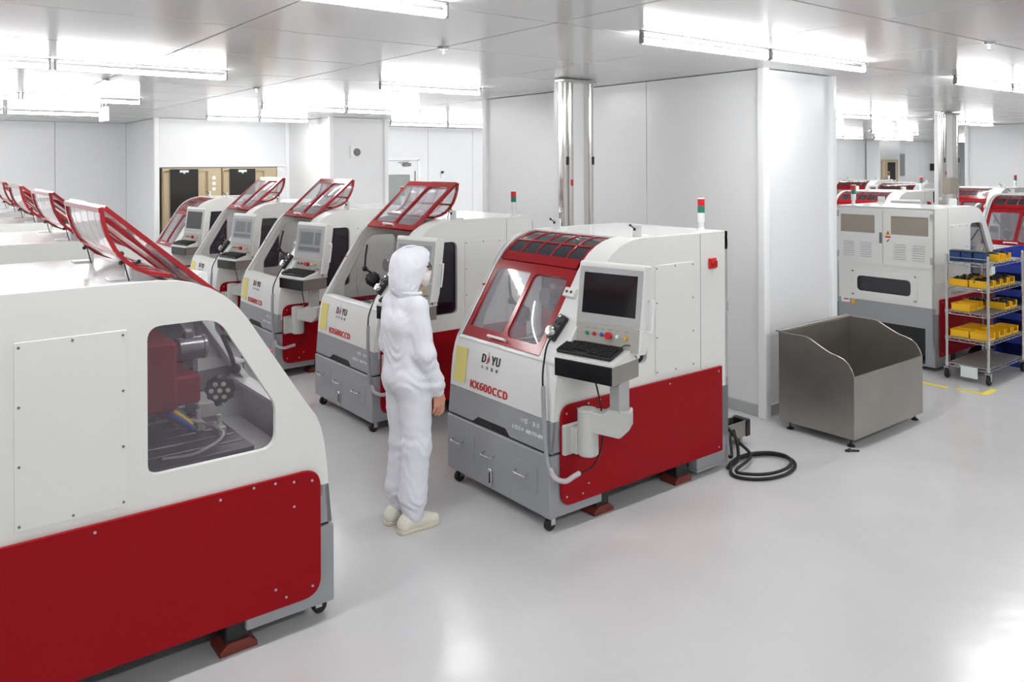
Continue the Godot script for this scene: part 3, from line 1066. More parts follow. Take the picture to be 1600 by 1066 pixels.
func interior(t: Node3D) -> void:
	var b := Sh.new()
	b.box(Vector3(1.2, 1.2, 0), Vector3(0.02, 1.0, 2 * HW - 0.08))
	b.box(Vector3(0.65, 0.74, 0), Vector3(1.1, 0.02, 2 * HW - 0.08))
	part(t, "inner_liner", b, M.inner)
	# slotted table
	var tb := Sh.new()
	for i in 7:
		var z := -0.36 + 0.12 * i
		tb.box(Vector3(0.62, 0.85, z), Vector3(0.56, 0.05, 0.104), 0.003)
	tb.box(Vector3(0.62, 0.8, 0), Vector3(0.56, 0.06, 0.82), 0.003)
	part(t, "slotted_table", tb, M.iron)
	# column and spindle
	var c := Sh.new()
	c.box(Vector3(0.9, 1.2, 0.02), Vector3(0.56, 0.34, 0.4), 0.02)
	c.box(Vector3(0.57, 1.11, 0.02), Vector3(0.14, 0.14, 0.3), 0.012)
	c.box(Vector3(1.03, 1.0, 0.02), Vector3(0.3, 0.3, 0.4), 0.02)
	part(t, "column", c, M.red)
	var sp := Sh.new()
	sp.cyl(Vector3(0.66, 1.03, 0.08), Vector3(0.66, 0.97, 0.08), 0.05, 24, 0.008)
	sp.cyl(Vector3(0.66, 0.97, 0.08), Vector3(0.66, 0.92, 0.08), 0.02, 20, 0.004)
	part(t, "spindle", sp, M.spindle)
	# motor in a bracket above
	var mo := Sh.new()
	mo.cyl(Vector3(0.45, 1.29, -0.02), Vector3(0.585, 1.29, -0.02), 0.055, 24, 0.008)
	mo.cyl(Vector3(0.445, 1.29, -0.02), Vector3(0.465, 1.29, -0.02), 0.059, 24, 0.003)
	mo.box(Vector3(0.53, 1.36, -0.02), Vector3(0.05, 0.05, 0.04), 0.01)
	mo.box(Vector3(0.53, 1.215, -0.02), Vector3(0.05, 0.04, 0.05), 0.008)
	mo.box(Vector3(0.66, 1.29, -0.02), Vector3(0.15, 0.05, 0.05), 0.006)
	part(t, "camera_housing", mo, M.spindle)
	# work lamp on a jointed arm
	var lc := Vector3(0.465, 1.13, -0.3)
	var ax := Vector3(0.25, -0.12, -0.5).normalized()
	var ly := -ax
	var lxv := ly.cross(Vector3.UP).normalized()
	var lt := Transform3D(Basis(lxv, ly, lxv.cross(ly)), lc)
	var la := Sh.new()
	la.lathe([Vector2(0, 0), Vector2(0.062, 0), Vector2(0.066, 0.008), Vector2(0.066, 0.02), Vector2(0.05, 0.06), Vector2(0.04, 0.075), Vector2(0, 0.08)], lt, 24)
	for k in 10:
		la.box(Vector3(0.064, 0.014, 0), Vector3(0.012, 0.02, 0.02), 0.002, lt * yaw(TAU * k / 10))
	la.box(Vector3(0, 0.02, 0), Vector3(0.03, 0.02, 0.03), 0.003, Transform3D(Basis.IDENTITY, lc + Vector3(-0.0, -0.085, 0.02)))
	la.tube(spl([lc + ly * 0.06, lc + Vector3(-0.03, 0.06, 0.02), lc + Vector3(-0.065, 0.1, -0.03)], 5), 0.012, 10)
	la.ball(lc + Vector3(-0.065, 0.1, -0.03), Vector3.ONE * 0.026, 12)
	la.tube([lc + Vector3(-0.065, 0.1, -0.03), lc + Vector3(-0.01, 0.2, -0.12), lc + Vector3(0.05, 0.3, -0.2)], 0.01, 8)
	var lp := part(t, "work_lamp", la, M.black)
	for k in 7:
		var s := Sh.new()
		var o := Vector3.ZERO if k == 6 else Vector3(cos(TAU * k / 6), 0, sin(TAU * k / 6)) * 0.038
		s.lathe([Vector2(0, -0.006), Vector2(0.011, -0.004), Vector2(0.012, 0.001)], Transform3D(lt.basis, lt * o), 10)
		part(lp, "lamp_lens", s, M.led)
	# fixture with clamps, coloured coolant hoses and an air gun
	var fx := Sh.new()
	for k in 3:
		fx.box(Vector3(0.42 + 0.06 * k, 0.9, -0.15 + 0.14 * k), Vector3(0.04, 0.05, 0.1), 0.006)
		fx.cyl(Vector3(0.42 + 0.06 * k, 0.92, -0.15 + 0.14 * k), Vector3(0.42 + 0.06 * k, 0.97, -0.15 + 0.14 * k), 0.012, 10)
	fx.box(Vector3(0.36, 0.91, 0.28), Vector3(0.14, 0.08, 0.24), 0.006, Transform3D.IDENTITY)
	part(t, "clamp", fx, M.hose_clear)
	for q in [[M.blue, -0.05, 0.0], [M.yellow, -0.02, 0.02], [M.green, 0.06, 0.04], [M.lens_red, 0.02, -0.02]]:
		var s := Sh.new()
		var z0: float = q[1]
		var y0: float = q[2]
		s.tube(spl([Vector3(0.78, 1.02 + y0, z0), Vector3(0.70, 1.03 + y0, z0 - 0.06), Vector3(0.62, 0.99 + y0, z0 - 0.1), Vector3(0.55, 0.93 + y0 * 0.5, z0 - 0.12)], 5), 0.016, 8)
		part(t, "coolant_hose", s, q[0])
	var hh := Sh.new()
	hh.tube(spl([Vector3(0.8, 0.89, 0.1), Vector3(0.6, 0.96, -0.05), Vector3(0.45, 0.93, -0.3), Vector3(0.6, 0.9, -0.42), Vector3(0.75, 0.9, -0.4)], 6), 0.007, 8)
	part(t, "air_line", hh, M.hose_clear)


func console(t: Node3D, lit: bool) -> void:
	# operator stand on the right front corner: wall bracket, two-joint arm, tray, keyboard shelf and screen
	var cz := Transform3D(Basis(Vector3(0.978, 0, -0.208), Vector3.UP, Vector3(0.208, 0, 0.978)), Vector3(0.101, 0.014, 0.731))
	var ar := Sh.new()
	ar.box(Vector3(0.165, 0.55, HW + 0.03), Vector3(0.17, 0.18, 0.03), 0.006)
	ar.box(Vector3(0.175, 0.55, HW + 0.07), Vector3(0.1, 0.15, 0.06), 0.004)
	ar.cyl(Vector3(0.19, 0.47, 0.68), Vector3(0.19, 0.745, 0.68), 0.062, 24, 0.01)
	# bent link to the post
	var d := Vector3(0.10, 0, 0.15)
	var w := d.normalized()
	var side := w.cross(Vector3.UP)
	var lt := Transform3D(Basis(w, Vector3.UP, w.cross(Vector3.UP)), Vector3(0.19, 0, 0.68))
	ar.ext(rounded(PackedVector2Array([Vector2(0, 0.625), Vector2(0.2, 0.60), Vector2(0.26, 0.66), Vector2(0.26, 0.76), Vector2(0.13, 0.76), Vector2(0.1, 0.735), Vector2(0, 0.735)]), [0, 0.03, 0.03, 0.012, 0.012, 0.03, 0]), -0.055, 0.055, lt, 0.004)
	part(t, "console_arm", ar, M.armgray)
	var po := Sh.new()
	po.box(Vector3(0.19 + w.x * 0.19, 0.84, 0.68 + w.z * 0.19), Vector3(0.085, 0.2, 0.085), 0.005)
	part(t, "console_post", po, M.lightgray)
	var tr := Sh.new()
	tr.box(Vector3(0.145, 0.975, 0), Vector3(0.285, 0.11, 0.41), 0.003)
	var tray := part(t, "console_tray", tr, M.steel, cz)
	var fb := Sh.new()
	fb.box(Vector3(-0.001, 0.974, 0), Vector3(0.008, 0.102, 0.40), 0.001)
	part(tray, "front_cover", fb, M.gloss_black)
	var tp := Sh.new()
	tp.ext(rounded(PackedVector2Array([Vector2(-0.006, 1.031), Vector2(0.29, 1.031), Vector2(0.29, 1.10), Vector2(0.2, 1.10), Vector2(-0.006, 1.044)]), [0, 0, 0, 0, 0]), -0.212, 0.212, Transform3D.IDENTITY, 0.002)
	part(tray, "tray_top", tp, M.white)
	# screen housing, tilted back
	var tilt := cz * Transform3D(Basis(Vector3(0, 0, 1), deg_to_rad(-8)), Vector3(0.165, 1.07, 0.02 if lit else 0.05)) * yaw(deg_to_rad(5))
	var hs := Sh.new()
	hs.ext(rounded(PackedVector2Array([Vector2(0.004, 0.005), Vector2(0.09, 0.005), Vector2(0.105, 0.08), Vector2(0.105, 0.525), Vector2(0.004, 0.525)]), [0, 0.01, 0.02, 0.045, 0.025]), -0.222, 0.222, Transform3D.IDENTITY, 0.006)
	var ho := part(t, "screen_housing", hs, M.white, tilt)
	var bz := Sh.new()
	var bt := on_front(0.004)
	bz.ext(holed(rr(0.42, 0.335, 0.006, Vector2(0, 0.325)), rr(0.36, 0.245, 0.003, Vector2(0, 0.335))), 0, 0.006, bt)
	part(ho, "bezel", bz, M.lightgray)
	var sc := Sh.new()
	sc.ext(rr(0.364, 0.249, 0.003, Vector2(0, 0.335)), 0, 0.003, bt)
	part(ho, "screen", sc, M.screen_on if lit else M.screen)
	if lit:
		var im := Sh.new()
		for q in [[-0.05, 0.36, 0.2, 0.13], [0.115, 0.36, 0.08, 0.13], [0.0, 0.25, 0.32, 0.04]]:
			im.ext(rr(q[2], q[3], 0.002, Vector2(q[0], q[1]), 1), 0.003, 0.0036, bt)
		part(ho, "screen_image", im, M.screen_panel).set_meta("kind", "stuff")
	var kp := Sh.new()
	kp.ext(rr(0.42, 0.14, 0.004, Vector2(0, 0.082)), 0, 0.006, bt)
	part(ho, "button_panel", kp, mat(c8(168, 166, 158), 0.45))
	var cols := [M.btn_green, M.lens_red, M.btn_blue, M.lens_red, M.btn_white, M.btn_yellow]
	for i in 6:
		var s := Sh.new()
		var r := 0.021 if i == 3 else 0.0115
		var z := [-0.13, -0.08, -0.03, 0.02, 0.075, 0.13][i] as float
		s.cyl(Vector3(-0.002, 0.095, z), Vector3(-0.016 if i != 3 else -0.034, 0.095, z), r, 14, 0.003)
		part(ho, "push_button", s, cols[i])
	var lb := Sh.new()
	for i in 6:
		lb.box(Vector3(-0.0025, 0.128, [-0.13, -0.08, -0.03, 0.02, 0.075, 0.13][i]), Vector3(0.001, 0.004, 0.028))
	part(ho, "button_legends", lb, M.ink_gray)
	var hh := Sh.new()
	hh.tube(spl([Vector3(0.07, 0.32, 0.225), Vector3(0.07, 0.32, 0.25), Vector3(0.07, 0.31, 0.258), Vector3(0.07, 0.15, 0.258), Vector3(0.07, 0.14, 0.25), Vector3(0.07, 0.14, 0.225)], 3), 0.007, 8)
	part(ho, "pull_handle", hh, M.btn_white)
	# key switches on the slope left of the screen
	var ks := Sh.new()
	var sl := Transform3D(Basis(Vector3(0, 0, 1), Vector3(0.54, 0.842, 0), Vector3(-0.842, 0.54, 0)), Vector3(0.335, 1.374, 0))
	ks.ext(rr(0.1, 0.06, 0.004, Vector2(0.385, 0)), 0.0, 0.03, sl, 0.002)
	var kso := part(t, "switch_box", ks, M.white)
	for z in [0.365, 0.405]:
		var s := Sh.new()
		s.cyl(sl * Vector3(z, 0, 0.028), sl * Vector3(z, 0, 0.036), 0.009, 10)
		part(kso, "key_switch", s, M.dark)


func letters(t: Node3D) -> void:
	# front panel: text lies on the tilted white skin
	var fr := func(z: float, y: float) -> Transform3D:
		var prof := profile()
		var x := 0.0
		var d := Vector2.UP
		for i in prof.size() - 1:
			if y >= prof[i].y and y <= prof[i + 1].y:
				x = lerpf(prof[i].x, prof[i + 1].x, (y - prof[i].y) / (prof[i + 1].y - prof[i].y))
				d = (prof[i + 1] - prof[i]).normalized()
				break
		return Transform3D(Basis(Vector3(0, 0, 1), Vector3(d.x, d.y, 0), Vector3(-d.y, d.x, 0)), Vector3(x, y, z) + Vector3(-d.y, d.x, 0) * 0.002)
	var k := Node3D.new()
	k.name = "front_print"
	t.add_child(k)
	text(k, "KX600CCD", 0.05, M.ink_red, fr.call(-0.105, 0.712), true, 1.25)
	text(k, "D", 0.056, M.ink, fr.call(-0.185, 0.9))
	text(k, "YU", 0.056, M.ink, fr.call(-0.05, 0.9))
	var em := Sh.new()
	var et: Transform3D = fr.call(-0.135, 0.9)
	for i in 3:
		var o := Vector2(0.002, -0.018 + 0.014 * i)
		bar2(em, o + Vector2(-0.016 + 0.004 * i, -0.008), o + Vector2(0.0, 0.0), 0.007, et)
		bar2(em, o + Vector2(0.0, 0.0), o + Vector2(0.012 - 0.003 * i, 0.012), 0.006, et)
	bar2(em, Vector2(-0.002, 0.02), Vector2(0.001, 0.05), 0.003, et)
	part(k, "emblem", em, M.ink_red)
	var g := Sh.new()
	glyphs(g, ["0696 4946 4601 4691", "4948 0706 0797 9796 2565 1393 5550 5040", "2920 0646 0837 4837 2611 2641 5888 7974 5676 5494 5393 5350 9390 5292", "1810 1848 4840 2626 2446 2333 6860 5898 6696 6494 6191 8981"], 0.02, 0.033, 0.0028, fr.call(-0.11, 0.845))
	part(k, "small_characters", g, M.ink_gray).set_meta("kind", "stuff")
	var bt := Transform3D(Basis(Vector3(0, 0, 1), Vector3(0.086, 0.996, 0), Vector3(-0.996, 0.086, 0)), Vector3(-0.029, 0, 0))
	var g2 := Sh.new()
	glyphs(g2, ["1797 1713 9793 1393 5950", "0999 0900 9990 0090 2777 2575 2272 5752", "4455", "1928 0716 0112 3888 3837 5635 7695 3494 6560 6431 6491", "0646 2921 0142 5951 5140 7873 9990"], 0.026, 0.012, 0.003, bt * Transform3D(Basis.IDENTITY, Vector3(0.34, 0.61, 0.001)))
	glyphs(g2, ["4906 4996 2575 2373 0090 5550", "0999 0900 9990 0090 2777 2575 2272 5752", "1900 1949 4940 1646 1343 6960 6999 6696 6490 9460", "4906 4878 7835 2696 1474 7440 5511"], 0.022, 0.01, 0.0026, bt * Transform3D(Basis.IDENTITY, Vector3(0.225, 0.552, 0.001)))
	part(k, "small_characters", g2, M.ink_white).set_meta("kind", "stuff")
	text(k, "400-777-6997", 0.021, M.ink_white, bt * Transform3D(Basis.IDENTITY, Vector3(0.395, 0.552, 0.0015)))
	# yellow notice on the left
	var y := Sh.new()
	y.ext(rr(0.135, 0.235, 0.003), 0, 0.0015, (fr.call(-0.44, 0.815) as Transform3D))
	for i in 5:
		y.ext(rr(0.1, 0.004, 0.001, Vector2(0, -0.08 + 0.04 * i), 1), 0.0014, 0.002, (fr.call(-0.44, 0.815) as Transform3D))
	part(t, "yellow_notice", y, M.paper_yellow)


func place(proto: Node3D, x: float, z: float, turn: float, label: String, group: String) -> Node3D:
	var o := proto.duplicate()
	o.name = "machining_center"
	add_child(o, true)
	o.position = Vector3(x, 0, z)
	o.rotation.y = turn
	tag(o, label, "machine", group)
	return o


func machines() -> void:
	var closed := make_machine(false)
	var open := make_machine(true)
	var g1 := "machines in the row on the right of the aisle"
	var g2 := "machines in the row on the left of the aisle"
	var g3 := "machines in the room beyond the white shaft"
	place(closed, 3.08, -4.15, 0, "white and red machine with closed red hood and screen console, right of the person", g1)
	place(open, 3.1, -6.4, 0, "white and red machining centre with its red hood raised, directly behind the person in white", g1)
	place(open, 3.12, -8.52, 0, "white and red machining centre with raised hood, second behind the person in white", g1)
	place(open, 3.14, -10.56, 0, "white and red machining centre with raised hood, in front of the right-hand oven", g1)
	place(closed, 3.14, -12.6, 0, "farthest machining centre of the right row, hood closed, in front of the left-hand oven", g1)
	place(open, 1.70, -4.15, PI, "large white and red machining centre nearest the camera, cropped at the left, hood raised", g2)
	place(open, 1.83, -6.4, PI, "second machining centre of the left row, only its white roof and raised red hood showing", g2)
	place(open, 1.90, -8.52, PI, "third machining centre of the left row, its raised hood behind the second one", g2)
	place(open, 1.97, -10.56, PI, "farthest machining centre of the left row, its raised red hood at the photo's left edge", g2)
	place(closed, 10.32, -4.42, PI, "white machining centre seen from the rear with beige filter grilles, behind the steel bin", g3)
	place(closed, 12.5, -4.5, 0, "machining centre with big red window frame at the right edge, behind the yellow bin cart", g3)
	place(closed, 12.5, -6.95, 0, "machining centre whose long red hood shows just above the rear-facing machine", g3)
	place(closed, 18.2, -9.2, 0, "distant machining centre whose red hood shows above white roofs left of the steel column", g3)
	place(closed, 20.2, -11.4, 0, "farthest small machining centre beyond the white shaft, below the far grey oven", g3)
	place(closed, 15.6, -6.6, 0, "distant machining centre with a red hood right of the steel column, before the partition", g3)
	closed.free()
	open.free()
	# keyboards, hand pendants and cables
	var kb := make_keyboard()
	var pd := make_pendant()
	var spots := [[3.08, -4.15, "under the large screen of the nearest right machine"], [3.1, -6.4, "beside the person in white"], [3.12, -8.52, "on the second machine behind the person"], [3.14, -10.56, "on the machine before the right-hand oven"], [3.14, -12.6, "on the farthest machine of the right row"]]
	for s in spots:
		var k := kb.duplicate()
		k.name = "keyboard"
		add_child(k, true)
		k.transform = Transform3D(Basis.IDENTITY, Vector3(s[0], 0, s[1])) * Transform3D(Basis(Vector3(0.978, 0, -0.208), Vector3.UP, Vector3(0.208, 0, 0.978)), Vector3(0.101, 0.014, 0.731)) * Transform3D(Basis(Vector3(0, 0, 1), atan2(0.056, 0.206)), Vector3(0.012, 1.0505, -0.015))
		tag(k, "black keyboard on the white console tray " + s[2], "keyboard", "console keyboards")
		if s[1] < -12:
			continue
		var p := pd.duplicate()
		p.name = "handwheel_pendant"
		add_child(p, true)
		p.position = Vector3(s[0], 0, s[1])
		tag(p, "black hand pendant with silver dial " + s[2].replace("under the large screen of", "on"), "hand controller", "handwheel pendants")
	kb.free()
	pd.free()


func make_keyboard() -> Node3D:
	var k := Node3D.new()
	var b := Sh.new()
	b.ext(rr(0.15, 0.385, 0.01, Vector2(0.085, 0)), 0.0, 0.022, Transform3D(Basis(Vector3(1, 0, 0), Vector3(0, 0, 1), Vector3(0, 1, 0)), Vector3.ZERO), 0.003)
	part(k, "case", b, M.black)
	var keys := Sh.new()
	for r in 5:
		for c in 18:
			if r == 0 and c > 4 and c < 10:
				continue
			keys.box(Vector3(0.03 + 0.024 * r, 0.026, -0.173 + 0.0204 * c), Vector3(0.019, 0.01, 0.0165), 0.002)
	part(k, "keys", keys, M.rubber)
	var c := Sh.new()
	c.tube(spl([Vector3(0.15, 0.012, 0.17), Vector3(0.17, 0.03, 0.2), Vector3(0.19, 0.015, 0.23), Vector3(0.2, -0.06, 0.245)], 5), 0.003, 6)
	part(k, "cable", c, M.rubber)
	return k


func make_pendant() -> Node3D:
	var k := Node3D.new()
	var sl := Transform3D(Basis(Vector3(0, 0, 1), Vector3(0.54, 0.842, 0), Vector3(-0.842, 0.54, 0)), Vector3(0.205, 1.172, 0.41))
	sl = sl * Transform3D(Basis(Vector3(0, 0, 1), -0.22), Vector3.ZERO)
	var b := Sh.new()
	b.ext(rr(0.07, 0.17, 0.014), 0.002, 0.04, sl, 0.005)
	part(k, "body", b, M.black)
	var w := Sh.new()
	w.lathe([Vector2(0, 0.07), Vector2(0.028, 0.068), Vector2(0.034, 0.06), Vector2(0.034, 0.038), Vector2(0.0, 0.038)], sl * Transform3D(Basis(Vector3(1, 0, 0), Vector3(0, 0, 1), Vector3(0, -1, 0)), Vector3(-0.004, -0.04, 0)), 24)
	part(k, "dial", w, M.chrome)
	for q in [[-0.014, 0.03], [0.016, 0.03], [0.0, 0.068]]:
		var s := Sh.new()
		s.cyl(sl * Vector3(q[0], q[1], 0.038), sl * Vector3(q[0], q[1], 0.055), 0.011, 12, 0.002)
		part(k, "selector_knob", s, M.dark if q[1] < 0.05 else M.chrome)
	# cable in a grey sleeve, then wrapped in clear film, round to the side
	var c := Sh.new()
	var e := sl * Vector3(0, -0.085, 0.02)
	c.tube(spl([e, e + Vector3(-0.04, -0.05, 0.01), Vector3(0.02, 0.96, 0.47), Vector3(0.0, 0.88, 0.49), Vector3(0.0, 0.85, 0.50)], 6), 0.006, 8)
	part(k, "cable", c, M.rubber)
	var g := Sh.new()
	g.tube(spl([Vector3(0.0, 0.87, 0.495), Vector3(-0.012, 0.8, 0.51), Vector3(-0.02, 0.6, 0.53), Vector3(-0.015, 0.42, 0.55), Vector3(0.0, 0.37, 0.575)], 6), 0.014, 10)
	part(k, "cable_sleeve", g, M.gray)
	var f := Sh.new()
	f.tube(spl([Vector3(-0.005, 0.4, 0.56), Vector3(0.005, 0.35, 0.59), Vector3(0.06, 0.325, 0.62), Vector3(0.13, 0.33, 0.61), Vector3(0.19, 0.335, 0.6)], 5), 0.016, 8)
	part(k, "plastic_wrap", f, mat(c8(186, 178, 182), 0.25))
	var h := Sh.new()
	h.tube(spl([Vector3(0.18, 0.335, 0.6), Vector3(0.26, 0.39, 0.66), Vector3(0.27, 0.55, 0.72), Vector3(0.24, 0.75, 0.74), Vector3(0.22, 0.92, 0.71)], 6), 0.005, 8)
	part(k, "cable", h, M.rubber)
	return k


# ---------------------------------------------------------------- other things
func steel_bin() -> void:
	# brushed steel open bin: tall back, S-shaped sides, low front; local x along the front, z out to the front
	var t := thing("steel_bin", "brushed stainless steel open bin with curved side plates, standing by the white shaft", "bin", Vector3(5.83, 0, -3.22))
	var w := 1.11
	var d := 0.66
	var sp := PackedVector2Array([Vector2(0, 0.065), Vector2(0, 0.55)])
	for p in [[-0.02, 0.6], [-0.05, 0.645], [-0.09, 0.675], [-0.14, 0.692], [-0.2, 0.705], [-0.27, 0.735], [-0.33, 0.765], [-0.38, 0.79], [-0.42, 0.797], [-0.66, 0.797]]:
		sp.append(Vector2(p[0], p[1]))
	sp.append(Vector2(-d, 0.065))
	var st := Transform3D(Basis(Vector3(0, 0, 1), Vector3(0, 1, 0), Vector3(-1, 0, 0)), Vector3.ZERO)
	for x in [0.0, w - 0.012]:
		var s := Sh.new()
		s.ext(sp, -0.012, 0.0, st * Transform3D(Basis.IDENTITY, Vector3(0, 0, -x)), 0.002)
		part(t, "side_plate", s, M.steel)
	var f := Sh.new()
	f.box(Vector3(w / 2, 0.307, -0.006), Vector3(w - 0.024, 0.484, 0.012), 0.001)
	part(t, "front_plate", f, M.steel)
	var b := Sh.new()
	b.box(Vector3(w / 2, 0.43, -d + 0.006), Vector3(w - 0.024, 0.73, 0.012), 0.001)
	b.box(Vector3(w / 2, 0.8, -d - 0.01), Vector3(w, 0.012, 0.04), 0.002)
	part(t, "back_plate", b, M.steel)
	var fl := Sh.new()
	fl.box(Vector3(w / 2, 0.075, -d / 2), Vector3(w - 0.024, 0.012, d - 0.024))
	part(t, "bottom", fl, M.steel)
	for p in [[0.04, -0.05], [0.04, -0.58], [1.07, -0.05], [1.07, -0.58]]:
		var l := Sh.new()
		l.cyl(Vector3(p[0], 0.01, p[1]), Vector3(p[0], 0.072, p[1]), 0.006, 8)
		l.lathe([Vector2(0, 0), Vector2(0.03, 0), Vector2(0.03, 0.008), Vector2(0.012, 0.02), Vector2(0, 0.02)], Transform3D(Basis.IDENTITY, Vector3(p[0], 0, p[1])), 14)
		part(t, "levelling_foot", l, M.black)


func make_bin(l: float, w: float, h: float, m: Material) -> Node3D:
	# stackable bin: high back, dipped front; opening towards +z
	var k := Node3D.new()
	var sd := PackedVector2Array([Vector2(l / 2, 0), Vector2(l / 2, h * 0.98), Vector2(l / 2 - 0.006, h), Vector2(-l / 2, h), Vector2(-l / 2, 0)])
	var s := Sh.new()
	var st := Transform3D(Basis(Vector3(0, 0, 1), Vector3(0, 1, 0), Vector3(-1, 0, 0)), Vector3.ZERO)
	for x in [-w / 2, w / 2 - 0.005]:
		s.ext(sd, -0.005, 0, st * Transform3D(Basis.IDENTITY, Vector3(0, 0, -x)), 0.001)
	s.box(Vector3(0, h / 2, -l / 2 + 0.003), Vector3(w, h, 0.005))
	s.box(Vector3(0, h * 0.16, l / 2 - 0.003), Vector3(w, h * 0.32, 0.005))
	s.box(Vector3(0, 0.004, 0), Vector3(w - 0.006, 0.006, l - 0.006))
	for e in [-1, 1]:
		s.box(Vector3(e * (w / 2 + 0.002), h * 0.96, -l * 0.12), Vector3(0.01, h * 0.09, l * 0.75), 0.001)
		s.box(Vector3(e * (w / 2 - 0.01), h * 0.5, l / 2 - 0.004), Vector3(0.02, h, 0.008), 0.001)
	s.box(Vector3(0, h * 0.96, -l / 2 - 0.001), Vector3(w, h * 0.09, 0.008), 0.001)
	part(k, "shell", s, m)
	return k


func put_bin(proto: Node3D, at: Vector3, fill: bool, label: String, group: String, turn := 0.0) -> void:
	var o := proto.duplicate()
	o.name = "storage_bin"
	add_child(o, true)
	o.position = at
	o.rotation.y = turn
	tag(o, label, "bin", group)
	if fill:
		var s := Sh.new()
		for k in 8:
			s.box(Vector3(rng.randf_range(-0.03, 0.03), 0.055 + 0.012 * (k % 3), -0.07 + 0.02 * k), Vector3(0.035, 0.03, 0.03), 0.005, yaw(rng.randf_range(-1, 1), Vector3(0, 0, 0)))
		part(o, "black_parts", s, M.black).set_meta("kind", "stuff")


func cart() -> void:
	var x0 := 8.5
	var x1 := 9.35
	var z0 := -3.7
	var z1 := -3.31
	var t := thing("wire_cart", "chrome wire shelf cart on black casters holding yellow bins, at the right edge", "cart", Vector3((x0 + x1) / 2, 0, (z0 + z1) / 2))
	var w := x1 - x0
	var d := z1 - z0
	for sx in [-1, 1]:
		for sz in [-1, 1]:
			var p := Vector3(sx * w / 2, 0, sz * d / 2)
			var s := Sh.new()
			s.cyl(p + Vector3(0, 0.12, 0), p + Vector3(0, 1.27, 0), 0.0125, 12, 0.003)
			for y in 5:
				s.cyl(p + Vector3(0, [0.16, 0.42, 0.69, 0.94, 1.19][y] - 0.02, 0), p + Vector3(0, [0.16, 0.42, 0.69, 0.94, 1.19][y] + 0.02, 0), 0.017, 12)
			part(t, "post", s, M.chrome)
			var c := Sh.new()
			c.box(p + Vector3(0, 0.113, 0), Vector3(0.05, 0.014, 0.05), 0.003)
			for e in [-1, 1]:
				c.ext(PackedVector2Array([Vector2(-0.02, 0.11), Vector2(0.02, 0.11), Vector2(0.012, 0.04), Vector2(-0.012, 0.04)]), -0.002, 0.002, Transform3D(Basis.IDENTITY, p + Vector3(0.01, 0, e * 0.02)))
			var cp := part(t, "caster", c, M.chrome)
			var wh := Sh.new()
			wh.cyl(p + Vector3(0.01, 0.05, -0.014), p + Vector3(0.01, 0.05, 0.014), 0.05, 20, 0.006)
			part(cp, "wheel", wh, M.rubber)
	for y in [0.16, 0.42, 0.69, 0.94, 1.19]:
		var s := Sh.new()
		for e in [-1, 1]:
			for dy in [0.0, -0.03]:
				s.cyl(Vector3(-w / 2, y + dy, e * d / 2), Vector3(w / 2, y + dy, e * d / 2), 0.004, 6)
				s.cyl(Vector3(e * w / 2, y + dy, -d / 2), Vector3(e * w / 2, y + dy, d / 2), 0.004, 6)
			for k in 16:
				var a := -w / 2 + w * k / 16
				s.cyl(Vector3(a, y - 0.03 * (k % 2), e * d / 2), Vector3(a + w / 16, y - 0.03 * ((k + 1) % 2), e * d / 2), 0.0025, 5)
			for k in 8:
				var a := -d / 2 + d * k / 8
				s.cyl(Vector3(e * w / 2, y - 0.03 * (k % 2), a), Vector3(e * w / 2, y - 0.03 * ((k + 1) % 2), a + d / 8), 0.0025, 5)
		for k in 24:
			var a := -w / 2 + w * (k + 0.5) / 24
			s.cyl(Vector3(a, y, -d / 2), Vector3(a, y, d / 2), 0.002, 5)
		var sh := part(t, "wire_shelf", s, M.chrome)
		var m := Sh.new()
		m.box(Vector3(0, y + 0.004, 0), Vector3(w - 0.03, 0.003, d - 0.03))
		part(sh, "shelf_mat", m, mat(c8(128, 124, 122), 0.5))
	# low rail round the top shelf
	var r := Sh.new()
	r.tube([Vector3(-w / 2, 1.19, d / 2), Vector3(-w / 2, 1.235, d / 2), Vector3(-w / 2, 1.235, -d / 2), Vector3(-w / 2, 1.19, -d / 2)], 0.004, 6)
	part(t, "top_rail", r, M.chrome)
	var lab := Sh.new()
	lab.box(Vector3(-w / 2 + 0.01, 1.13, d / 2 + 0.018), Vector3(0.09, 0.075, 0.002), 0.0, Transform3D.IDENTITY)
	part(t, "shelf_label", lab, M.paper, Transform3D(Basis.IDENTITY, Vector3(0.06, 0, 0)))
	var lab2 := Sh.new()
	lab2.box(Vector3(-w / 2 - 0.01, 0.1, 0.02), Vector3(0.003, 0.11, 0.16), 0.0)
	part(t, "document_pocket", lab2, M.paper)
	# bins
	var b := make_bin(0.175, 0.145, 0.07, M.yellow)
	var names := ["first", "second", "third", "fourth", "fifth", "sixth", "seventh", "eighth"]
	var shelves := [
		[0.94, "upper-middle shelf", [[8.6, -3.6, 1], [8.6, -3.41, 1], [8.77, -3.41, 1], [8.94, -3.41, 1], [9.11, -3.41, 1], [8.77, -3.6, 1], [8.94, -3.6, 1]]],
		[0.69, "lower-middle shelf", [[8.6, -3.58, 0], [8.77, -3.58, 0], [8.94, -3.6, 1], [9.0, -3.41, 1], [9.17, -3.41, 1]]],
		[0.42, "lower shelf", [[8.62, -3.6, 0], [8.62, -3.41, 0], [8.79, -3.6, 0], [8.96, -3.6, 0], [8.86, -3.41, 0], [9.03, -3.41, 0], [9.2, -3.41, 0]]],
		[1.19, "top shelf", [[8.85, -3.41, 1], [9.02, -3.41, 1]]],
	]
	for s in shelves:
		for i in s[2].size():
			var e: Array = s[2][i]
			put_bin(b, Vector3(e[0], s[0] + 0.006, e[1]), e[2] == 1, "%s yellow plastic bin, %s one on the %s of the wire cart" % ["black-part filled" if e[2] == 1 else "empty", names[i], s[1]], "yellow bins on the cart")
	b.free()
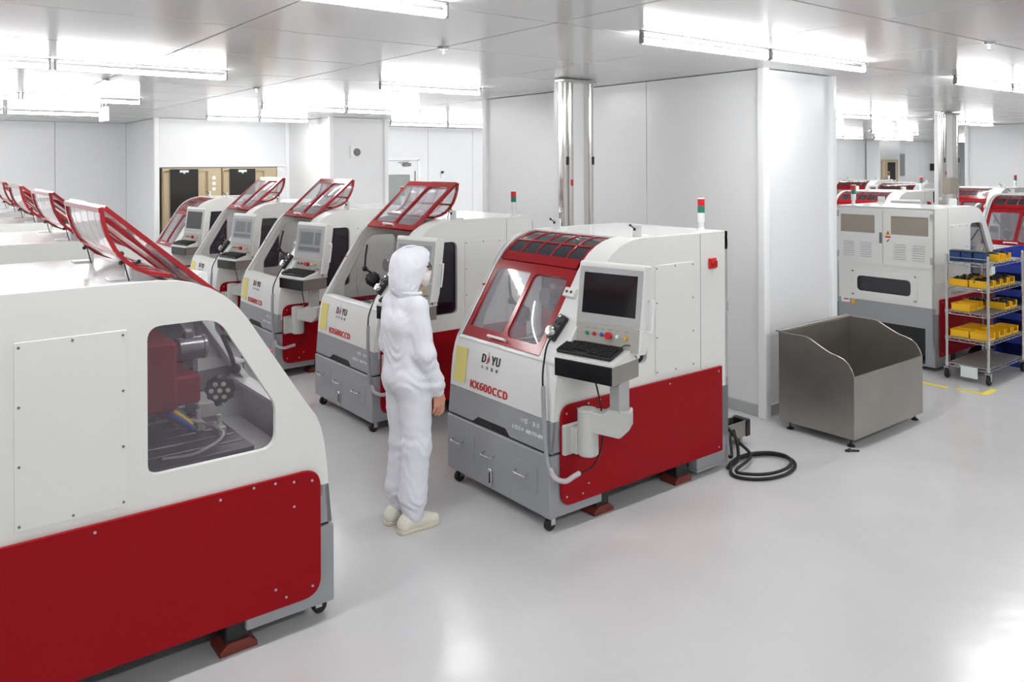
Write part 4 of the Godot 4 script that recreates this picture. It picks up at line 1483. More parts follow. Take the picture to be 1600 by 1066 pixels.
	for k in 3:
		var s := thing("navy_box", "small dark blue foam box on the cart's top shelf, %s of three" % ["left", "middle", "right"][k], "box", Vector3(8.6, 1.196, -3.64 + 0.115 * k), 0, "navy boxes on the cart")
		var q := Sh.new()
		q.box(Vector3(0, 0.05, 0), Vector3(0.13, 0.1, 0.1), 0.005)
		part(s, "body", q, M.navy)
		var l := Sh.new()
		l.box(Vector3(0, 0.103, 0), Vector3(0.134, 0.008, 0.104), 0.002)
		part(s, "lid", l, M.black)
	# blue totes behind the cart
	var bb := make_bin(0.36, 0.3, 0.235, M.blue)
	for c in 2:
		for k in 5:
			put_bin(bb, Vector3(9.68 + 0.38 * c, 0.005 + 0.25 * k, -3.5), false, "blue plastic tote, %s from the floor in the %s stack behind the wire cart" % [names[k], ["nearer", "farther"][c]], "blue totes", -PI / 2)
	bb.free()


func ovens() -> void:
	for k in 2:
		var t := thing("oven", "beige drying oven with a dark glass door built into the far wall, %s of two" % ["left", "right"][k], "oven", Vector3(3.7 + 1.02 * k, 0, -14.5), 0, "ovens in the far wall")
		var b := Sh.new()
		b.box(Vector3(0.5, 1.08, -0.28), Vector3(1.0, 2.15, 0.55), 0.006)
		part(t, "cabinet", b, M.beige)
		var d := Sh.new()
		d.ext(holed(rr(0.72, 2.0, 0.01, Vector2(0.37, 1.1)), rr(0.47, 1.55, 0.01, Vector2(0.355, 1.36))), 0.0, 0.03)
		var dp := part(t, "oven_door", d, M.beige)
		var g := Sh.new()
		g.box(Vector3(0.355, 1.36, 0.012), Vector3(0.475, 1.555, 0.01))
		part(dp, "door_glass", g, M.oven_glass)
		var st := Sh.new()
		st.ext(PackedVector2Array([Vector2(0.28, 2.12), Vector2(0.43, 2.12), Vector2(0.43, 2.08), Vector2(0.38, 2.08), Vector2(0.355, 2.05), Vector2(0.33, 2.08), Vector2(0.28, 2.08)]), 0.018, 0.021)
		part(dp, "paper_notice", st, M.btn_white)
		var p := Sh.new()
		p.box(Vector3(0.875, 1.1, 0.004), Vector3(0.23, 2.0, 0.016), 0.003)
		part(t, "control_column", p, M.beige)
		var jn := Sh.new()
		jn.box(Vector3(0.745, 1.1, 0.001), Vector3(0.02, 2.0, 0.01))
		jn.box(Vector3(0.995, 1.1, 0.001), Vector3(0.014, 2.0, 0.01))
		part(t, "dark_joint", jn, M.beige_dark)
		if k == 0:
			for i in 3:
				var c := Sh.new()
				c.box(Vector3(0.86, 1.98 - 0.1 * i, 0.018), Vector3(0.06, 0.06, 0.016), 0.004)
				part(t, "controller", c, M.btn_white)


func small_things() -> void:
	# steel service columns with white infill
	for q in [[5.25, -5.72, 1.0, "stainless steel service column with white infill in front of the white shaft", 0.41], [13.75, -5.95, 1.6, "stainless steel service column standing between the machines at the right", 0.6]]:
		var w: float = q[4]
		var t := thing("service_column", q[3], "column", Vector3(q[0], 0, q[1]))
		var a := Sh.new()
		a.box(Vector3(0, H / 2, -0.06), Vector3(w, H - 0.012, 0.06), 0.004)
		part(t, "infill", a, M.wall)
		var i := 0
		for x in [-w / 2 + 0.035, -w / 2 + 0.105, w / 2 - 0.04]:
			var s := Sh.new()
			s.ext(rr(0.066, 0.1, 0.03, Vector2.ZERO, 6), 0.002, H - 0.01, lying(0) * Transform3D(Basis.IDENTITY, Vector3(x, 0.0, 0)))
			var ch := part(t, "steel_channel", s, M.mirror)
			if i != 1:
				var k := Sh.new()
				k.box(Vector3(x + 0.012, 2.23, 0.052), Vector3(0.03, 0.08, 0.006), 0.003)
				part(ch, "socket", k, M.black)
			else:
				var k := Sh.new()
				k.box(Vector3(x, 2.02, 0.052), Vector3(0.03, 0.06, 0.006), 0.002)
				part(ch, "breaker", k, M.lens_red)
			i += 1
		var cr := Sh.new()
		cr.box(Vector3(0, H - 0.025, 0), Vector3(w + 0.02, 0.03, 0.13), 0.004)
		part(t, "ceiling_collar", cr, M.chrome)
	var gb := thing("junction_box", "grey metal box fixed to the foot of the right-hand steel column", "box", Vector3(13.5, 1.72, -5.83))
	var g := Sh.new()
	g.box(Vector3(0, 0.1, 0.02), Vector3(0.26, 0.26, 0.12), 0.008)
	part(gb, "housing", g, M.filter)
	# round device on the pier
	var sp := thing("wall_speaker", "small square device with a round grille on the white pier", "speaker", Vector3(6.4, 2.43, -12.65))
	var s := Sh.new()
	s.box(Vector3(0, 0, 0.02), Vector3(0.2, 0.2, 0.04), 0.006)
	part(sp, "case", s, M.wall_trim)
	var rg := Sh.new()
	rg.lathe([Vector2(0.065, 0.04), Vector2(0.07, 0.048), Vector2(0.05, 0.052), Vector2(0.048, 0.042), Vector2(0.03, 0.042), Vector2(0.028, 0.05), Vector2(0, 0.052)], Transform3D(Basis(Vector3(1, 0, 0), Vector3(0, 0, 1), Vector3(0, -1, 0)), Vector3(0.015, -0.01, 0)), 24)
	part(sp, "grille", rg, M.ink_gray)
	# wall buttons
	var wb := thing("wall_button", "small white call point with a dark top on the far wall right of the door", "switch", Vector3(9.78, 1.95, -15.1))
	var b1 := Sh.new()
	b1.box(Vector3(0, 0, 0.02), Vector3(0.06, 0.1, 0.04), 0.006)
	part(wb, "case", b1, M.btn_white)
	var b2 := Sh.new()
	b2.ball(Vector3(0, 0.075, 0.03), Vector3(0.035, 0.03, 0.03), 10)
	part(wb, "button", b2, M.dark)
	# hanging exit sign
	var ex := thing("exit_sign", "small hanging white exit sign with green pictograms below the ceiling at the left", "exit sign", Vector3(2.1, H, -10.9), PI / 2)
	var e1 := Sh.new()
	e1.box(Vector3(0, -0.18, 0), Vector3(0.34, 0.18, 0.05), 0.006)
	e1.cyl(Vector3(-0.1, -0.1, 0), Vector3(-0.1, -0.002, 0), 0.005, 8)
	e1.cyl(Vector3(0.1, -0.1, 0), Vector3(0.1, -0.002, 0), 0.005, 8)
	part(ex, "panel", e1, M.btn_white)
	var e2 := Sh.new()
	var et := Transform3D(Basis.IDENTITY, Vector3(0, -0.18, -0.0265)) * yaw(PI)
	bar2(e2, Vector2(-0.09, -0.03), Vector2(-0.06, 0.01), 0.012, et)
	bar2(e2, Vector2(-0.06, 0.01), Vector2(-0.03, -0.04), 0.012, et)
	bar2(e2, Vector2(-0.06, 0.01), Vector2(-0.06, 0.04), 0.014, et)
	bar2(e2, Vector2(0.02, 0.0), Vector2(0.1, 0.0), 0.012, et)
	bar2(e2, Vector2(0.07, 0.03), Vector2(0.1, 0.0), 0.012, et)
	bar2(e2, Vector2(0.07, -0.03), Vector2(0.1, 0.0), 0.012, et)
	part(ex, "pictogram", e2, M.btn_green)
	# sprinklers at panel joints
	for q in [[3.06, -4.7, "above the person in white"], [3.06, -8.3, "above the raised hoods of the right row"], [5.94, -2.3, "near the top right corner"], [1.62, -8.3, "over the left row of machines"]]:
		var t := thing("sprinkler", "small white ceiling sprinkler " + q[2], "sprinkler", Vector3(q[0], H, q[1]), 0, "ceiling sprinklers")
		var a := Sh.new()
		a.lathe([Vector2(0, -0.002), Vector2(0.04, -0.003), Vector2(0.035, -0.012), Vector2(0.012, -0.014), Vector2(0.01, -0.05), Vector2(0.028, -0.052), Vector2(0.028, -0.056), Vector2(0, -0.056)], Transform3D.IDENTITY, 16)
		part(t, "head", a, M.chrome)
	# steel trough, regulator and hose behind the nearest machine
	var tr := thing("steel_trough", "low stainless steel trough on the floor behind the nearest right machine", "trough", Vector3(5.0, 0, -3.86))
	var a := Sh.new()
	a.ext(PackedVector2Array([Vector2(-0.06, 0.07), Vector2(0.06, 0.07), Vector2(0.06, 0.19), Vector2(0.052, 0.19), Vector2(0.052, 0.078), Vector2(-0.052, 0.078), Vector2(-0.052, 0.19), Vector2(-0.06, 0.19)]), -0.2, 0.27, Transform3D(Basis(Vector3(0, 0, 1), Vector3(0, 1, 0), Vector3(1, 0, 0)).orthonormalized(), Vector3.ZERO))
	for x in [-0.15, 0.22]:
		a.box(Vector3(x, 0.035, 0), Vector3(0.03, 0.07, 0.1), 0.002)
	part(tr, "channel", a, M.steel)
	var ec := Sh.new()
	ec.box(Vector3(0.29, 0.13, 0), Vector3(0.05, 0.13, 0.14), 0.006)
	part(tr, "end_block", ec, M.black)
	var rv := Sh.new()
	rv.cyl(Vector3(-0.06, 0.19, 0.0), Vector3(-0.06, 0.29, 0.0), 0.02, 14, 0.003)
	rv.cyl(Vector3(-0.06, 0.29, 0.0), Vector3(-0.06, 0.3, 0.0), 0.012, 12)
	part(tr, "valve", rv, M.chrome)
	var rh := Sh.new()
	rh.cyl(Vector3(-0.06, 0.3, 0.0), Vector3(-0.06, 0.42, 0.0), 0.011, 12, 0.003)
	rh.ball(Vector3(-0.06, 0.4, 0.0), Vector3(0.016, 0.024, 0.016), 10)
	part(tr, "valve_handle", rh, M.black)
	var tb := Sh.new()
	tb.tube(spl([Vector3(-0.06, 0.42, 0), Vector3(-0.09, 0.46, 0.0), Vector3(-0.16, 0.49, 0.0), Vector3(-0.24, 0.48, 0.0)], 5), 0.006, 8)
	part(tr, "air_tube", tb, M.hose_clear)
	# black hose coiled on the floor
	var h := Sh.new()
	var pts: Array = [Vector3(4.8, 0.3, -3.68), Vector3(4.86, 0.2, -3.6), Vector3(4.84, 0.06, -3.56), Vector3(4.78, 0.018, -3.58)]
	for lp in 2:
		var r := 0.26 - 0.03 * lp
		for k in 10:
			var an := PI * 0.75 - TAU * k / 10
			pts.append(Vector3(4.95 + cos(an) * r * 1.15, 0.014 + 0.022 * lp, -3.44 - sin(an) * r * 0.75))
	pts.append_array([Vector3(4.98, 0.05, -3.55), Vector3(5.05, 0.1, -3.72), Vector3(5.1, 0.15, -3.79)])
	h.tube(spl(pts, 5), 0.0115, 8)
	tag(part(self, "air_hose", h, M.rubber), "black hose coiled on the floor behind the nearest right machine", "hose")
	var h2 := Sh.new()
	h2.tube(spl([Vector3(4.79, 0.08, -3.62), Vector3(4.86, 0.05, -3.63), Vector3(4.98, 0.11, -3.73), Vector3(5.06, 0.13, -3.785)], 5), 0.011, 8)
	tag(part(self, "air_hose", h2, M.rubber), "short black hose joining the trough to the nearest right machine", "hose")
	var bc := thing("blue_cap", "small blue cap lying behind the steel trough by the shaft corner", "cap", Vector3(5.35, 0.0, -4.0))
	var bcs := Sh.new()
	bcs.lathe([Vector2(0, 0), Vector2(0.05, 0), Vector2(0.05, 0.02), Vector2(0.03, 0.035), Vector2(0, 0.035)], Transform3D.IDENTITY, 14)
	part(bc, "cap", bcs, mat(c8(40, 52, 110), 0.4))
	# black clip on the floor by the bin
	var cl := Sh.new()
	cl.tube(spl([Vector3(-0.03, 0.008, 0), Vector3(0.0, 0.01, 0.012), Vector3(0.03, 0.008, 0.035), Vector3(0.045, 0.008, 0.05)], 4), 0.008, 6)
	cl.tube([Vector3(-0.035, 0.008, -0.012), Vector3(0.02, 0.009, -0.01)], 0.009, 6)
	tag(part(self, "plastic_clip", cl, M.black, Transform3D(Basis.IDENTITY, Vector3(5.76, 0, -3.22))), "tiny black plastic clip on the floor beside the steel bin's front foot", "clip")
	# yellow floor tape
	var t1 := Sh.new()
	t1.box(Vector3(0, 0.001, 0), Vector3(0.06, 0.002, 0.26))
	tag(part(self, "floor_tape", t1, M.tape, Transform3D(Basis.IDENTITY, Vector3(8.12, 0, -3.66))), "short yellow tape strip on the floor, left of the cart's front wheels", "floor marking", "yellow tape on the floor")
	var t2 := Sh.new()
	t2.box(Vector3(0, 0.001, 0), Vector3(0.06, 0.002, 0.28))
	t2.box(Vector3(0.14, 0.001, 0.11), Vector3(0.22, 0.002, 0.06))
	tag(part(self, "floor_tape", t2, M.tape, Transform3D(Basis.IDENTITY, Vector3(8.16, 0, -3.33))), "yellow L-shaped tape corner on the floor in front of the cart", "floor marking", "yellow tape on the floor")
	# far right wall fittings
	var gp := thing("far_notice", "grey panel on the far wall left of the right-hand steel column", "panel", Vector3(30.6, 2.1, -15.09))
	var gs := Sh.new()
	gs.box(Vector3(0, 0, 0.02), Vector3(0.95, 0.85, 0.04), 0.01)
	part(gp, "panel", gs, mat(c8(140, 142, 142), 0.5))
	var fo := thing("far_oven", "distant tall oven with a dark window set in the far white pier", "oven", Vector3(28.75, 0, -14.47))
	var f1 := Sh.new()
	f1.box(Vector3(0, 1.15, 0), Vector3(1.0, 2.3, 0.1), 0.01)
	part(fo, "cabinet", f1, M.beige)
	var f2 := Sh.new()
	f2.box(Vector3(0.0, 1.6, 0.05), Vector3(0.55, 1.2, 0.02), 0.004)
	part(fo, "door_glass", f2, M.oven_glass)
	var ds := thing("display_board", "small black display on the far wall right of the grey panel", "display", Vector3(33.6, 2.0, -15.09))
	var d1 := Sh.new()
	d1.box(Vector3(0, 0, 0.03), Vector3(0.75, 0.28, 0.06), 0.01)
	part(ds, "case", d1, M.black)


# ---------------------------------------------------------------- the person
var B := {}     # bones being meshed: arrays a, b, ra, rb


func bones(list: Array) -> Dictionary:
	var d := {"a": PackedVector3Array(), "d": PackedVector3Array(), "l": PackedFloat32Array(), "ra": PackedFloat32Array(), "rb": PackedFloat32Array()}
	for q in list:
		d.a.append(q[0])
		d.d.append(q[1] - q[0])
		d.l.append(maxf((q[1] - q[0]).length_squared(), 1e-9))
		d.ra.append(q[2])
		d.rb.append(q[3])
	return d


func capsule_field(p: Vector3, d: Dictionary, k: float) -> float:
	var r := 1e3
	var aa: PackedVector3Array = d.a
	var dd: PackedVector3Array = d.d
	var ll: PackedFloat32Array = d.l
	var ra: PackedFloat32Array = d.ra
	var rb: PackedFloat32Array = d.rb
	for i in aa.size():
		var q := p - aa[i]
		var f := clampf(q.dot(dd[i]) / ll[i], 0.0, 1.0)
		var e := (q - dd[i] * f).length() - lerpf(ra[i], rb[i], f)
		var h := maxf(k - absf(r - e), 0.0)
		r = minf(r, e) - h * h / (4.0 * k)
	return r


func nets(sh: Sh, field: Callable, lo: Vector3, hi: Vector3, cell: float) -> void:
	var nx := int((hi.x - lo.x) / cell) + 2
	var ny := int((hi.y - lo.y) / cell) + 2
	var nz := int((hi.z - lo.z) / cell) + 2
	var val := PackedFloat32Array()
	val.resize(nx * ny * nz)
	val.fill(1.0)
	var B_ := 5
	var reach := cell * B_ * 0.95
	for bx in range(0, nx, B_):
		for by in range(0, ny, B_):
			for bz in range(0, nz, B_):
				var c: float = field.call(lo + Vector3(bx + B_ / 2.0, by + B_ / 2.0, bz + B_ / 2.0) * cell)
				var far := absf(c) > reach
				for x in range(bx, mini(bx + B_, nx)):
					for y in range(by, mini(by + B_, ny)):
						for z in range(bz, mini(bz + B_, nz)):
							val[(x * ny + y) * nz + z] = c if far else field.call(lo + Vector3(x, y, z) * cell)
	var id := PackedInt32Array()
	id.resize(nx * ny * nz)
	id.fill(-1)
	var pos := PackedVector3Array()
	var nor := PackedVector3Array()
	var ed := [[0, 1], [2, 3], [4, 5], [6, 7], [0, 2], [1, 3], [4, 6], [5, 7], [0, 4], [1, 5], [2, 6], [3, 7]]
	for x in nx - 1:
		for y in ny - 1:
			var row := (x * ny + y) * nz
			for z in nz - 1:
				var i := row + z
				var g := [val[i], val[i + 1], val[i + nz], val[i + nz + 1], val[i + ny * nz], val[i + ny * nz + 1], val[i + ny * nz + nz], val[i + ny * nz + nz + 1]]
				var s := 0
				for q in 8:
					if g[q] < 0.0:
						s += 1
				if s == 0 or s == 8:
					continue
				var sum := Vector3.ZERO
				var cnt := 0
				for e in ed:
					var u: float = g[e[0]]
					var w: float = g[e[1]]
					if (u < 0.0) != (w < 0.0):
						var f := u / (u - w)
						var ca := Vector3((e[0] >> 2) & 1, (e[0] >> 1) & 1, e[0] & 1)
						var cb := Vector3((e[1] >> 2) & 1, (e[1] >> 1) & 1, e[1] & 1)
						sum += ca.lerp(cb, f)
						cnt += 1
				id[i] = pos.size()
				pos.append(lo + (Vector3(x, y, z) + sum / cnt) * cell)
				nor.append(Vector3(g[4] + g[5] + g[6] + g[7] - g[0] - g[1] - g[2] - g[3], g[2] + g[3] + g[6] + g[7] - g[0] - g[1] - g[4] - g[5], g[1] + g[3] + g[5] + g[7] - g[0] - g[2] - g[4] - g[6]).normalized())
	var base := sh.v.size()
	sh.v.append_array(pos)
	sh.n.append_array(nor)
	for x in range(1, nx - 1):
		for y in range(1, ny - 1):
			for z in range(1, nz - 1):
				var i := (x * ny + y) * nz + z
				var a := val[i] < 0.0
				for ax in 3:
					var st: int = [ny * nz, nz, 1][ax]
					if (val[i + st] < 0.0) == a:
						continue
					var s1: int = [nz, 1, ny * nz][ax]
					var s2: int = [1, ny * nz, nz][ax]
					var q0 := id[i]
					var q1 := id[i - s1]
					var q2 := id[i - s1 - s2]
					var q3 := id[i - s2]
					if q0 < 0 or q1 < 0 or q2 < 0 or q3 < 0:
						continue
					if a:
						sh.ix.append_array([base + q0, base + q2, base + q1, base + q0, base + q3, base + q2])
					else:
						sh.ix.append_array([base + q0, base + q1, base + q2, base + q0, base + q2, base + q3])


func person() -> void:
	# local axes: +x ahead of the person, +z to the person's right
	var t := thing("person", "person in a white hooded cleanroom coverall and mask standing with back turned before the machines", "person", Vector3(2.515, 0, -4.255), deg_to_rad(3))
	var nz := FastNoiseLite.new()
	nz.seed = 3
	nz.frequency = 3.2
	nz.fractal_octaves = 2
	# joints
	var sh_r := Vector3(-0.03, 1.345, 0.135)
	var el_r := Vector3(-0.015, 1.07, 0.19)
	var wr_r := Vector3(0.08, 0.835, 0.18)
	var sh_l := Vector3(-0.03, 1.345, -0.135)
	var el_l := Vector3(-0.03, 1.08, -0.19)
	var wr_l := Vector3(0.08, 0.86, -0.17)
	var hip_r := Vector3(-0.01, 0.9, 0.075)
	var kn_r := Vector3(-0.01, 0.5, 0.085)
	var an_r := Vector3(-0.05, 0.1, 0.085)
	var hip_l := Vector3(-0.01, 0.9, -0.075)
	var kn_l := Vector3(0.0, 0.5, -0.075)
	var an_l := Vector3(-0.045, 0.1, -0.08)
	# head turned to the right of the body
	var hd := Transform3D(Basis(Vector3.UP, deg_to_rad(-17)), Vector3(0.015, 1.548, 0.01))
	# skin: body, head and hands as one mesh
	var sk := Sh.new()
	var bb := bones([[Vector3(-0.01, 0.92, 0), Vector3(-0.02, 1.2, 0), 0.1, 0.095], [Vector3(-0.02, 1.25, -0.055), Vector3(-0.02, 1.25, 0.055), 0.085, 0.085], [sh_l, sh_r, 0.048, 0.048], [Vector3(-0.01, 1.34, 0), Vector3(0.01, 1.47, 0.005), 0.05, 0.048], [sh_r, el_r, 0.042, 0.034], [el_r, wr_r, 0.034, 0.024], [sh_l, el_l, 0.042, 0.034], [el_l, wr_l, 0.034, 0.024], [hip_r, kn_r, 0.07, 0.048], [kn_r, an_r, 0.043, 0.032], [hip_l, kn_l, 0.07, 0.048], [kn_l, an_l, 0.043, 0.032]])
	nets(sk, func(p): return capsule_field(p, bb, 0.03), Vector3(-0.2, 0.04, -0.36), Vector3(0.24, 1.52, 0.36), 0.014)
	# head: skull, jaw, nose, brow, lips, ears
	var hb := bones([[hd * Vector3(-0.025, 0.035, 0), hd * Vector3(0.02, 0.04, 0), 0.076, 0.073], [hd * Vector3(0.03, -0.03, 0), hd * Vector3(0.055, -0.075, 0), 0.052, 0.03], [hd * Vector3(0.09, 0.02, 0), hd * Vector3(0.112, -0.015, 0), 0.009, 0.014], [hd * Vector3(0.075, 0.032, -0.035), hd * Vector3(0.075, 0.032, 0.035), 0.02, 0.02], [hd * Vector3(0.088, -0.045, -0.015), hd * Vector3(0.088, -0.045, 0.015), 0.011, 0.011], [hd * Vector3(0.0, 0.02, 0.077), hd * Vector3(-0.005, -0.015, 0.074), 0.013, 0.009], [hd * Vector3(0.0, 0.02, -0.077), hd * Vector3(-0.005, -0.015, -0.074), 0.013, 0.009], [hd * Vector3(-0.02, -0.05, 0), Vector3(0.0, 1.42, 0), 0.05, 0.052]])
	nets(sk, func(p): return capsule_field(p, hb, 0.014), Vector3(-0.1, 1.4, -0.11), Vector3(0.17, 1.69, 0.13), 0.0045)
	for e in [[wr_r, 1.0], [wr_l, -1.0]]:
		hand(sk, e[0], e[1])
	part(t, "body", sk, M.skin)
	# coverall
	var cb := bones([
		[Vector3(-0.02, 0.96, -0.045), Vector3(-0.03, 1.2, -0.045), 0.112, 0.112], [Vector3(-0.02, 0.96, 0.045), Vector3(-0.03, 1.2, 0.045), 0.112, 0.112],
		[Vector3(-0.04, 1.245, -0.07), Vector3(-0.04, 1.245, 0.07), 0.1, 0.1],
		[Vector3(-0.03, 0.9, -0.055), Vector3(-0.03, 0.9, 0.055), 0.122, 0.122],
		[sh_l + Vector3(0, 0.0, 0.02), sh_r + Vector3(0, 0.0, -0.02), 0.062, 0.062], [Vector3(-0.025, 1.35, 0), Vector3(-0.005, 1.44, 0), 0.07, 0.062],
		[sh_r, el_r, 0.064, 0.058], [el_r, wr_r + Vector3(-0.02, 0.05, 0), 0.06, 0.052], [wr_r + Vector3(-0.02, 0.055, 0), wr_r, 0.052, 0.035],
		[sh_l, el_l, 0.064, 0.058], [el_l, wr_l + Vector3(-0.02, 0.05, 0), 0.06, 0.052], [wr_l + Vector3(-0.02, 0.055, 0), wr_l, 0.052, 0.035],
		[hip_r, kn_r, 0.106, 0.083], [kn_r, an_r + Vector3(0.01, 0.11, 0), 0.083, 0.082], [an_r + Vector3(0.01, 0.12, 0), an_r + Vector3(0.015, 0.005, 0), 0.074, 0.062],
		[hip_l, kn_l, 0.106, 0.083], [kn_l, an_l + Vector3(0.01, 0.11, 0), 0.083, 0.082], [an_l + Vector3(0.01, 0.12, 0), an_l + Vector3(0.015, 0.005, 0), 0.074, 0.062]])
	var suit := Sh.new()
	var field := func(p: Vector3) -> float:
		var d := capsule_field(p, cb, 0.034)
		if absf(d) > 0.05:
			return d
		# long soft folds, with gathers round elbow, waist, knee and ankle
		var amp := 0.0012 + 0.0018 * exp(-pow((p.y - 1.03) / 0.05, 2)) + 0.0012 * exp(-pow((p.y - 0.47) / 0.09, 2)) + 0.0025 * exp(-pow((p.y - 0.17) / 0.05, 2)) + 0.004 * exp(-pow((p.y - 0.88) / 0.03, 2)) * clampf((absf(p.z) - 0.12) * 20.0, 0, 1)
		var w := nz.get_noise_3d(p.x * 1.5, p.y * 0.8, p.z * 1.5)
		var w2 := sin(p.y * 75.0 + w * 9.0 + p.x * 25.0 + p.z * 14.0)
		# seam down the middle of the back
		var seam := 0.004 * exp(-pow(p.z / 0.006, 2)) * clampf((p.y - 0.98) * 12.0, 0, 1) * clampf((-0.05 - p.x) * 40.0, 0, 1)
		return d + amp * w2 + 0.007 * w + seam
	nets(suit, field, Vector3(-0.2, 0.03, -0.29), Vector3(0.18, 1.53, 0.29), 0.0095)
	part(t, "coverall", suit, M.cloth)
	# belt-line seam, back seam and cuffs
	for e in [wr_r, wr_l]:
		var cf := Sh.new()
		var up: Vector3 = (Vector3(-0.09, 0.24, 0.0)).normalized()
		cf.lathe([Vector2(0.028, -0.016), Vector2(0.036, -0.018), Vector2(0.039, 0.0), Vector2(0.037, 0.02), Vector2(0.03, 0.022)], Transform3D(Basis(up.cross(Vector3(0, 0, 1)), up, Vector3(0, 0, 1)), e), 18)
		part(t, "cuff", cf, M.cloth)
	# hood: dome over the head, open at the face, cape on the shoulders
	var hoodb := bones([[hd * Vector3(-0.035, 0.045, 0), hd * Vector3(0.035, 0.062, 0), 0.1, 0.088], [hd * Vector3(-0.045, -0.01, 0), hd * Vector3(0.02, -0.01, 0), 0.1, 0.09], [hd * Vector3(-0.05, -0.07, 0), hd * Vector3(0.005, -0.07, 0), 0.092, 0.08], [hd * Vector3(-0.04, -0.1, 0), Vector3(-0.015, 1.42, 0), 0.08, 0.075]])
	var hood := Sh.new()
	var inv := hd.affine_inverse()
	var hf := func(p: Vector3) -> float:
		var d := capsule_field(p, hoodb, 0.03)
		var q := inv * p
		# cut off at the face: the edge slants back from the forehead to the chin
		d = maxf(d, (q.x - 0.062 - 0.42 * q.y) * 0.92)
		var fo := Vector2(q.y * 0.8 - 0.005, q.z).length() - 0.068
		d = maxf(d, minf(-fo, (0.005 + 0.42 * q.y) - q.x) if q.x > 0.0 + 0.42 * q.y else -1.0)
		var w := nz.get_noise_3d(q.x * 3.0, q.y * 2.4, q.z * 3.0)
		return d + 0.007 * w + 0.002 * sin(q.y * 110.0 + w * 9.0 + q.x * 30.0) * exp(-pow((q.y + 0.1) / 0.035, 2))
	nets(hood, hf, Vector3(-0.2, 1.3, -0.15), Vector3(0.2, 1.75, 0.18), 0.007)
	var hp := part(t, "hood", hood, M.cloth)
	var sm := Sh.new()
	var sp: Array = []
	for k in 13:
		var a := lerpf(-0.15, 1.05, k / 12.0) * PI * 0.75
		var c2 := Vector3(-0.01, 0.05, 0.0)
		sp.append(hd * (c2 + Vector3(0.118 * cos(a + 0.35), 0.104 * sin(a + 0.35), 0.0)))
	sm.tube(sp, 0.006, 6)
	part(hp, "hood_seam", sm, M.cloth)
	# ear mesh patch on the right side of the hood, drawstring collar
	var ep := Sh.new()
	ep.ball(hd * Vector3(0.0, -0.012, 0.087), Vector3(0.02, 0.026, 0.008), 14)
	part(hp, "ear_patch", ep, mat(c8(196, 190, 200), 0.9))
	var rim := Sh.new()
	var rp: Array = []
	for k in 29:
		var a := TAU * k / 28
		rp.append(Vector3(-0.015 + 0.08 * cos(a), 1.425 + 0.014 * cos(a + 2.6), 0.08 * sin(a)))
	rim.tube(rp, 0.012, 8)
	part(t, "collar", rim, M.cloth)
	# mask, glasses and hair
	var mk := Sh.new()
	var mb := bones([[hd * Vector3(0.055, -0.035, -0.03), hd * Vector3(0.055, -0.035, 0.03), 0.045, 0.045], [hd * Vector3(0.085, -0.02, 0), hd * Vector3(0.075, -0.075, 0), 0.036, 0.03]])
	nets(mk, func(p): return capsule_field(p, mb, 0.02), Vector3(-0.1, 1.4, -0.12), Vector3(0.2, 1.62, 0.14), 0.006)
	part(t, "face_mask", mk, M.mask)
	var gs := Sh.new()
	for s in [-1, 1]:
		var ring: Array = []
		for k in 15:
			var a := TAU * k / 14
			ring.append(hd * Vector3(0.105 - 0.006 * absf(sin(a)), 0.022 + 0.02 * sin(a), s * 0.033 + 0.027 * cos(a)))
		gs.tube(ring, 0.003, 6)
		gs.tube([hd * Vector3(0.102, 0.03, s * 0.06), hd * Vector3(0.08, 0.032, s * 0.08), hd * Vector3(0.0, 0.03, s * 0.086)], 0.0032, 6)
	part(t, "glasses", gs, M.black)
	var hr := Sh.new()
	hr.ball(hd * Vector3(-0.005, 0.062, 0), Vector3(0.09, 0.056, 0.076), 18)
	part(t, "hair", hr, M.hair)
	# shoes
	for e in [an_r, an_l]:
		var s := Sh.new()
		var ft := yaw(deg_to_rad(-6 if e.z > 0 else 4), Vector3(e.x, 0, e.z))
		var fb := bones([[ft * Vector3(-0.045, 0.045, 0), ft * Vector3(-0.03, 0.065, 0), 0.042, 0.045], [ft * Vector3(-0.04, 0.05, 0), ft * Vector3(0.1, 0.042, 0), 0.044, 0.04], [ft * Vector3(0.1, 0.04, -0.008), ft * Vector3(0.155, 0.034, 0.0), 0.042, 0.034]])
		nets(s, func(p): return maxf(capsule_field(p, fb, 0.02), 0.012 - p.y), Vector3(e.x - 0.12, 0.004, e.z - 0.09), Vector3(e.x + 0.22, 0.17, e.z + 0.09), 0.007)
		var so := part(t, "shoe", s, M.shoe)
		var sl := Sh.new()
		var op := PackedVector2Array()
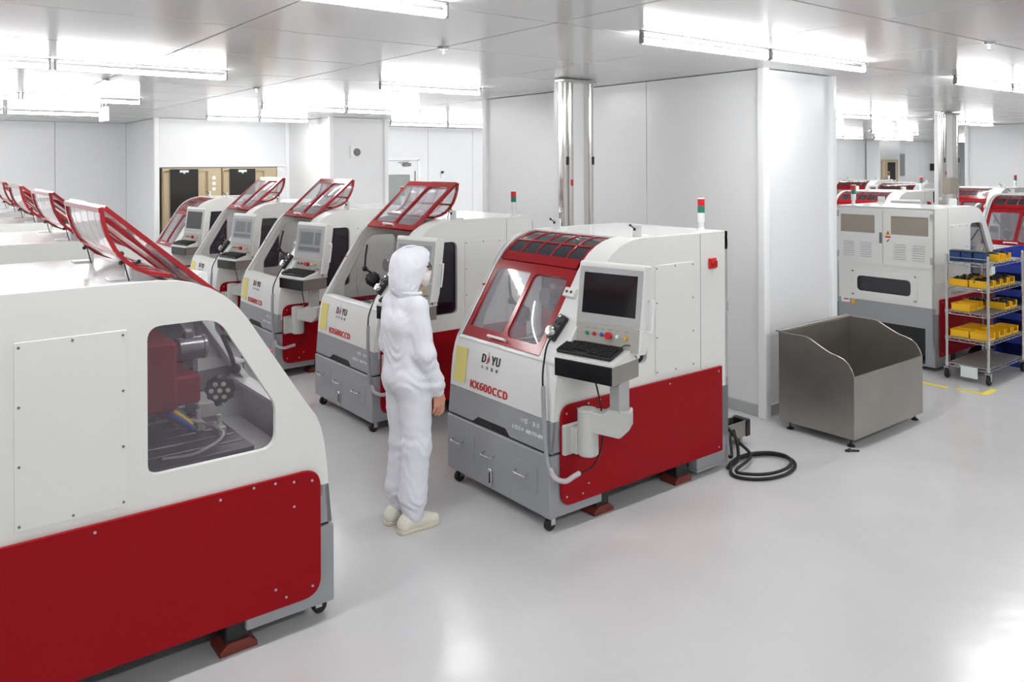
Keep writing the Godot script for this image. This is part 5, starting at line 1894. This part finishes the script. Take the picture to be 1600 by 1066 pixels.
		for q in [[-0.095, 0.0], [-0.08, 0.036], [-0.03, 0.042], [0.06, 0.042], [0.12, 0.05], [0.17, 0.036], [0.195, 0.0], [0.17, -0.034], [0.12, -0.045], [0.06, -0.04], [-0.03, -0.042], [-0.08, -0.036]]:
			op.append(Vector2(q[0], q[1]))
		sl.ext(op, 0.0, 0.022, ft * lying(0.001), 0.003)
		part(so, "sole", sl, M.sole)


func hand(sk: Sh, wr: Vector3, s: float) -> void:
	# hanging relaxed: fingers down, palm to the thigh (inward), thumb ahead
	var dn := Vector3(0.16, -0.98, -0.03 * s).normalized()
	var fw := Vector3(0.98, 0.16, 0).normalized()
	var inn := Vector3(0, 0, -s)
	var list: Array = []
	var c := wr + dn * 0.018
	list.append([wr - dn * 0.03, c, 0.024, 0.023])
	for k in 4:
		var o := fw * (0.027 - 0.018 * k)
		list.append([c + o * 0.6, c + dn * 0.068 + o, 0.0145, 0.012])
		var l: float = [0.04, 0.045, 0.042, 0.033][k]
		var r: float = [0.0088, 0.009, 0.0086, 0.0078][k]
		var p0 := c + dn * (0.074 - 0.004 * absf(k - 1)) + o * 1.12
		var d1 := (dn + inn * (0.22 + 0.06 * k)).normalized()
		var d2 := (dn + inn * (0.6 + 0.1 * k)).normalized()
		var d3 := (dn + inn * (0.95 + 0.1 * k)).normalized()
		var p1 := p0 + d1 * l
		var p2 := p1 + d2 * l * 0.62
		var p3 := p2 + d3 * l * 0.45
		list.append([p0, p1, r * 1.05, r])
		list.append([p1, p2, r, r * 0.93])
		list.append([p2, p3, r * 0.93, r * 0.8])
	var t0 := c + dn * 0.012 + fw * 0.02 + inn * 0.008
	var t1 := t0 + (dn * 0.6 + fw * 0.7 + inn * 0.35).normalized() * 0.036
	var t2 := t1 + (dn * 0.9 + fw * 0.35 + inn * 0.25).normalized() * 0.03
	var t3 := t2 + (dn + fw * 0.1 + inn * 0.3).normalized() * 0.024
	list.append([t0, t1, 0.014, 0.0115])
	list.append([t1, t2, 0.0108, 0.0098])
	list.append([t2, t3, 0.0098, 0.008])
	var hb := bones(list)
	nets(sk, func(p): return capsule_field(p, hb, 0.006), c + Vector3(-0.08, -0.22, -0.09), c + Vector3(0.11, 0.05, 0.09), 0.0036)
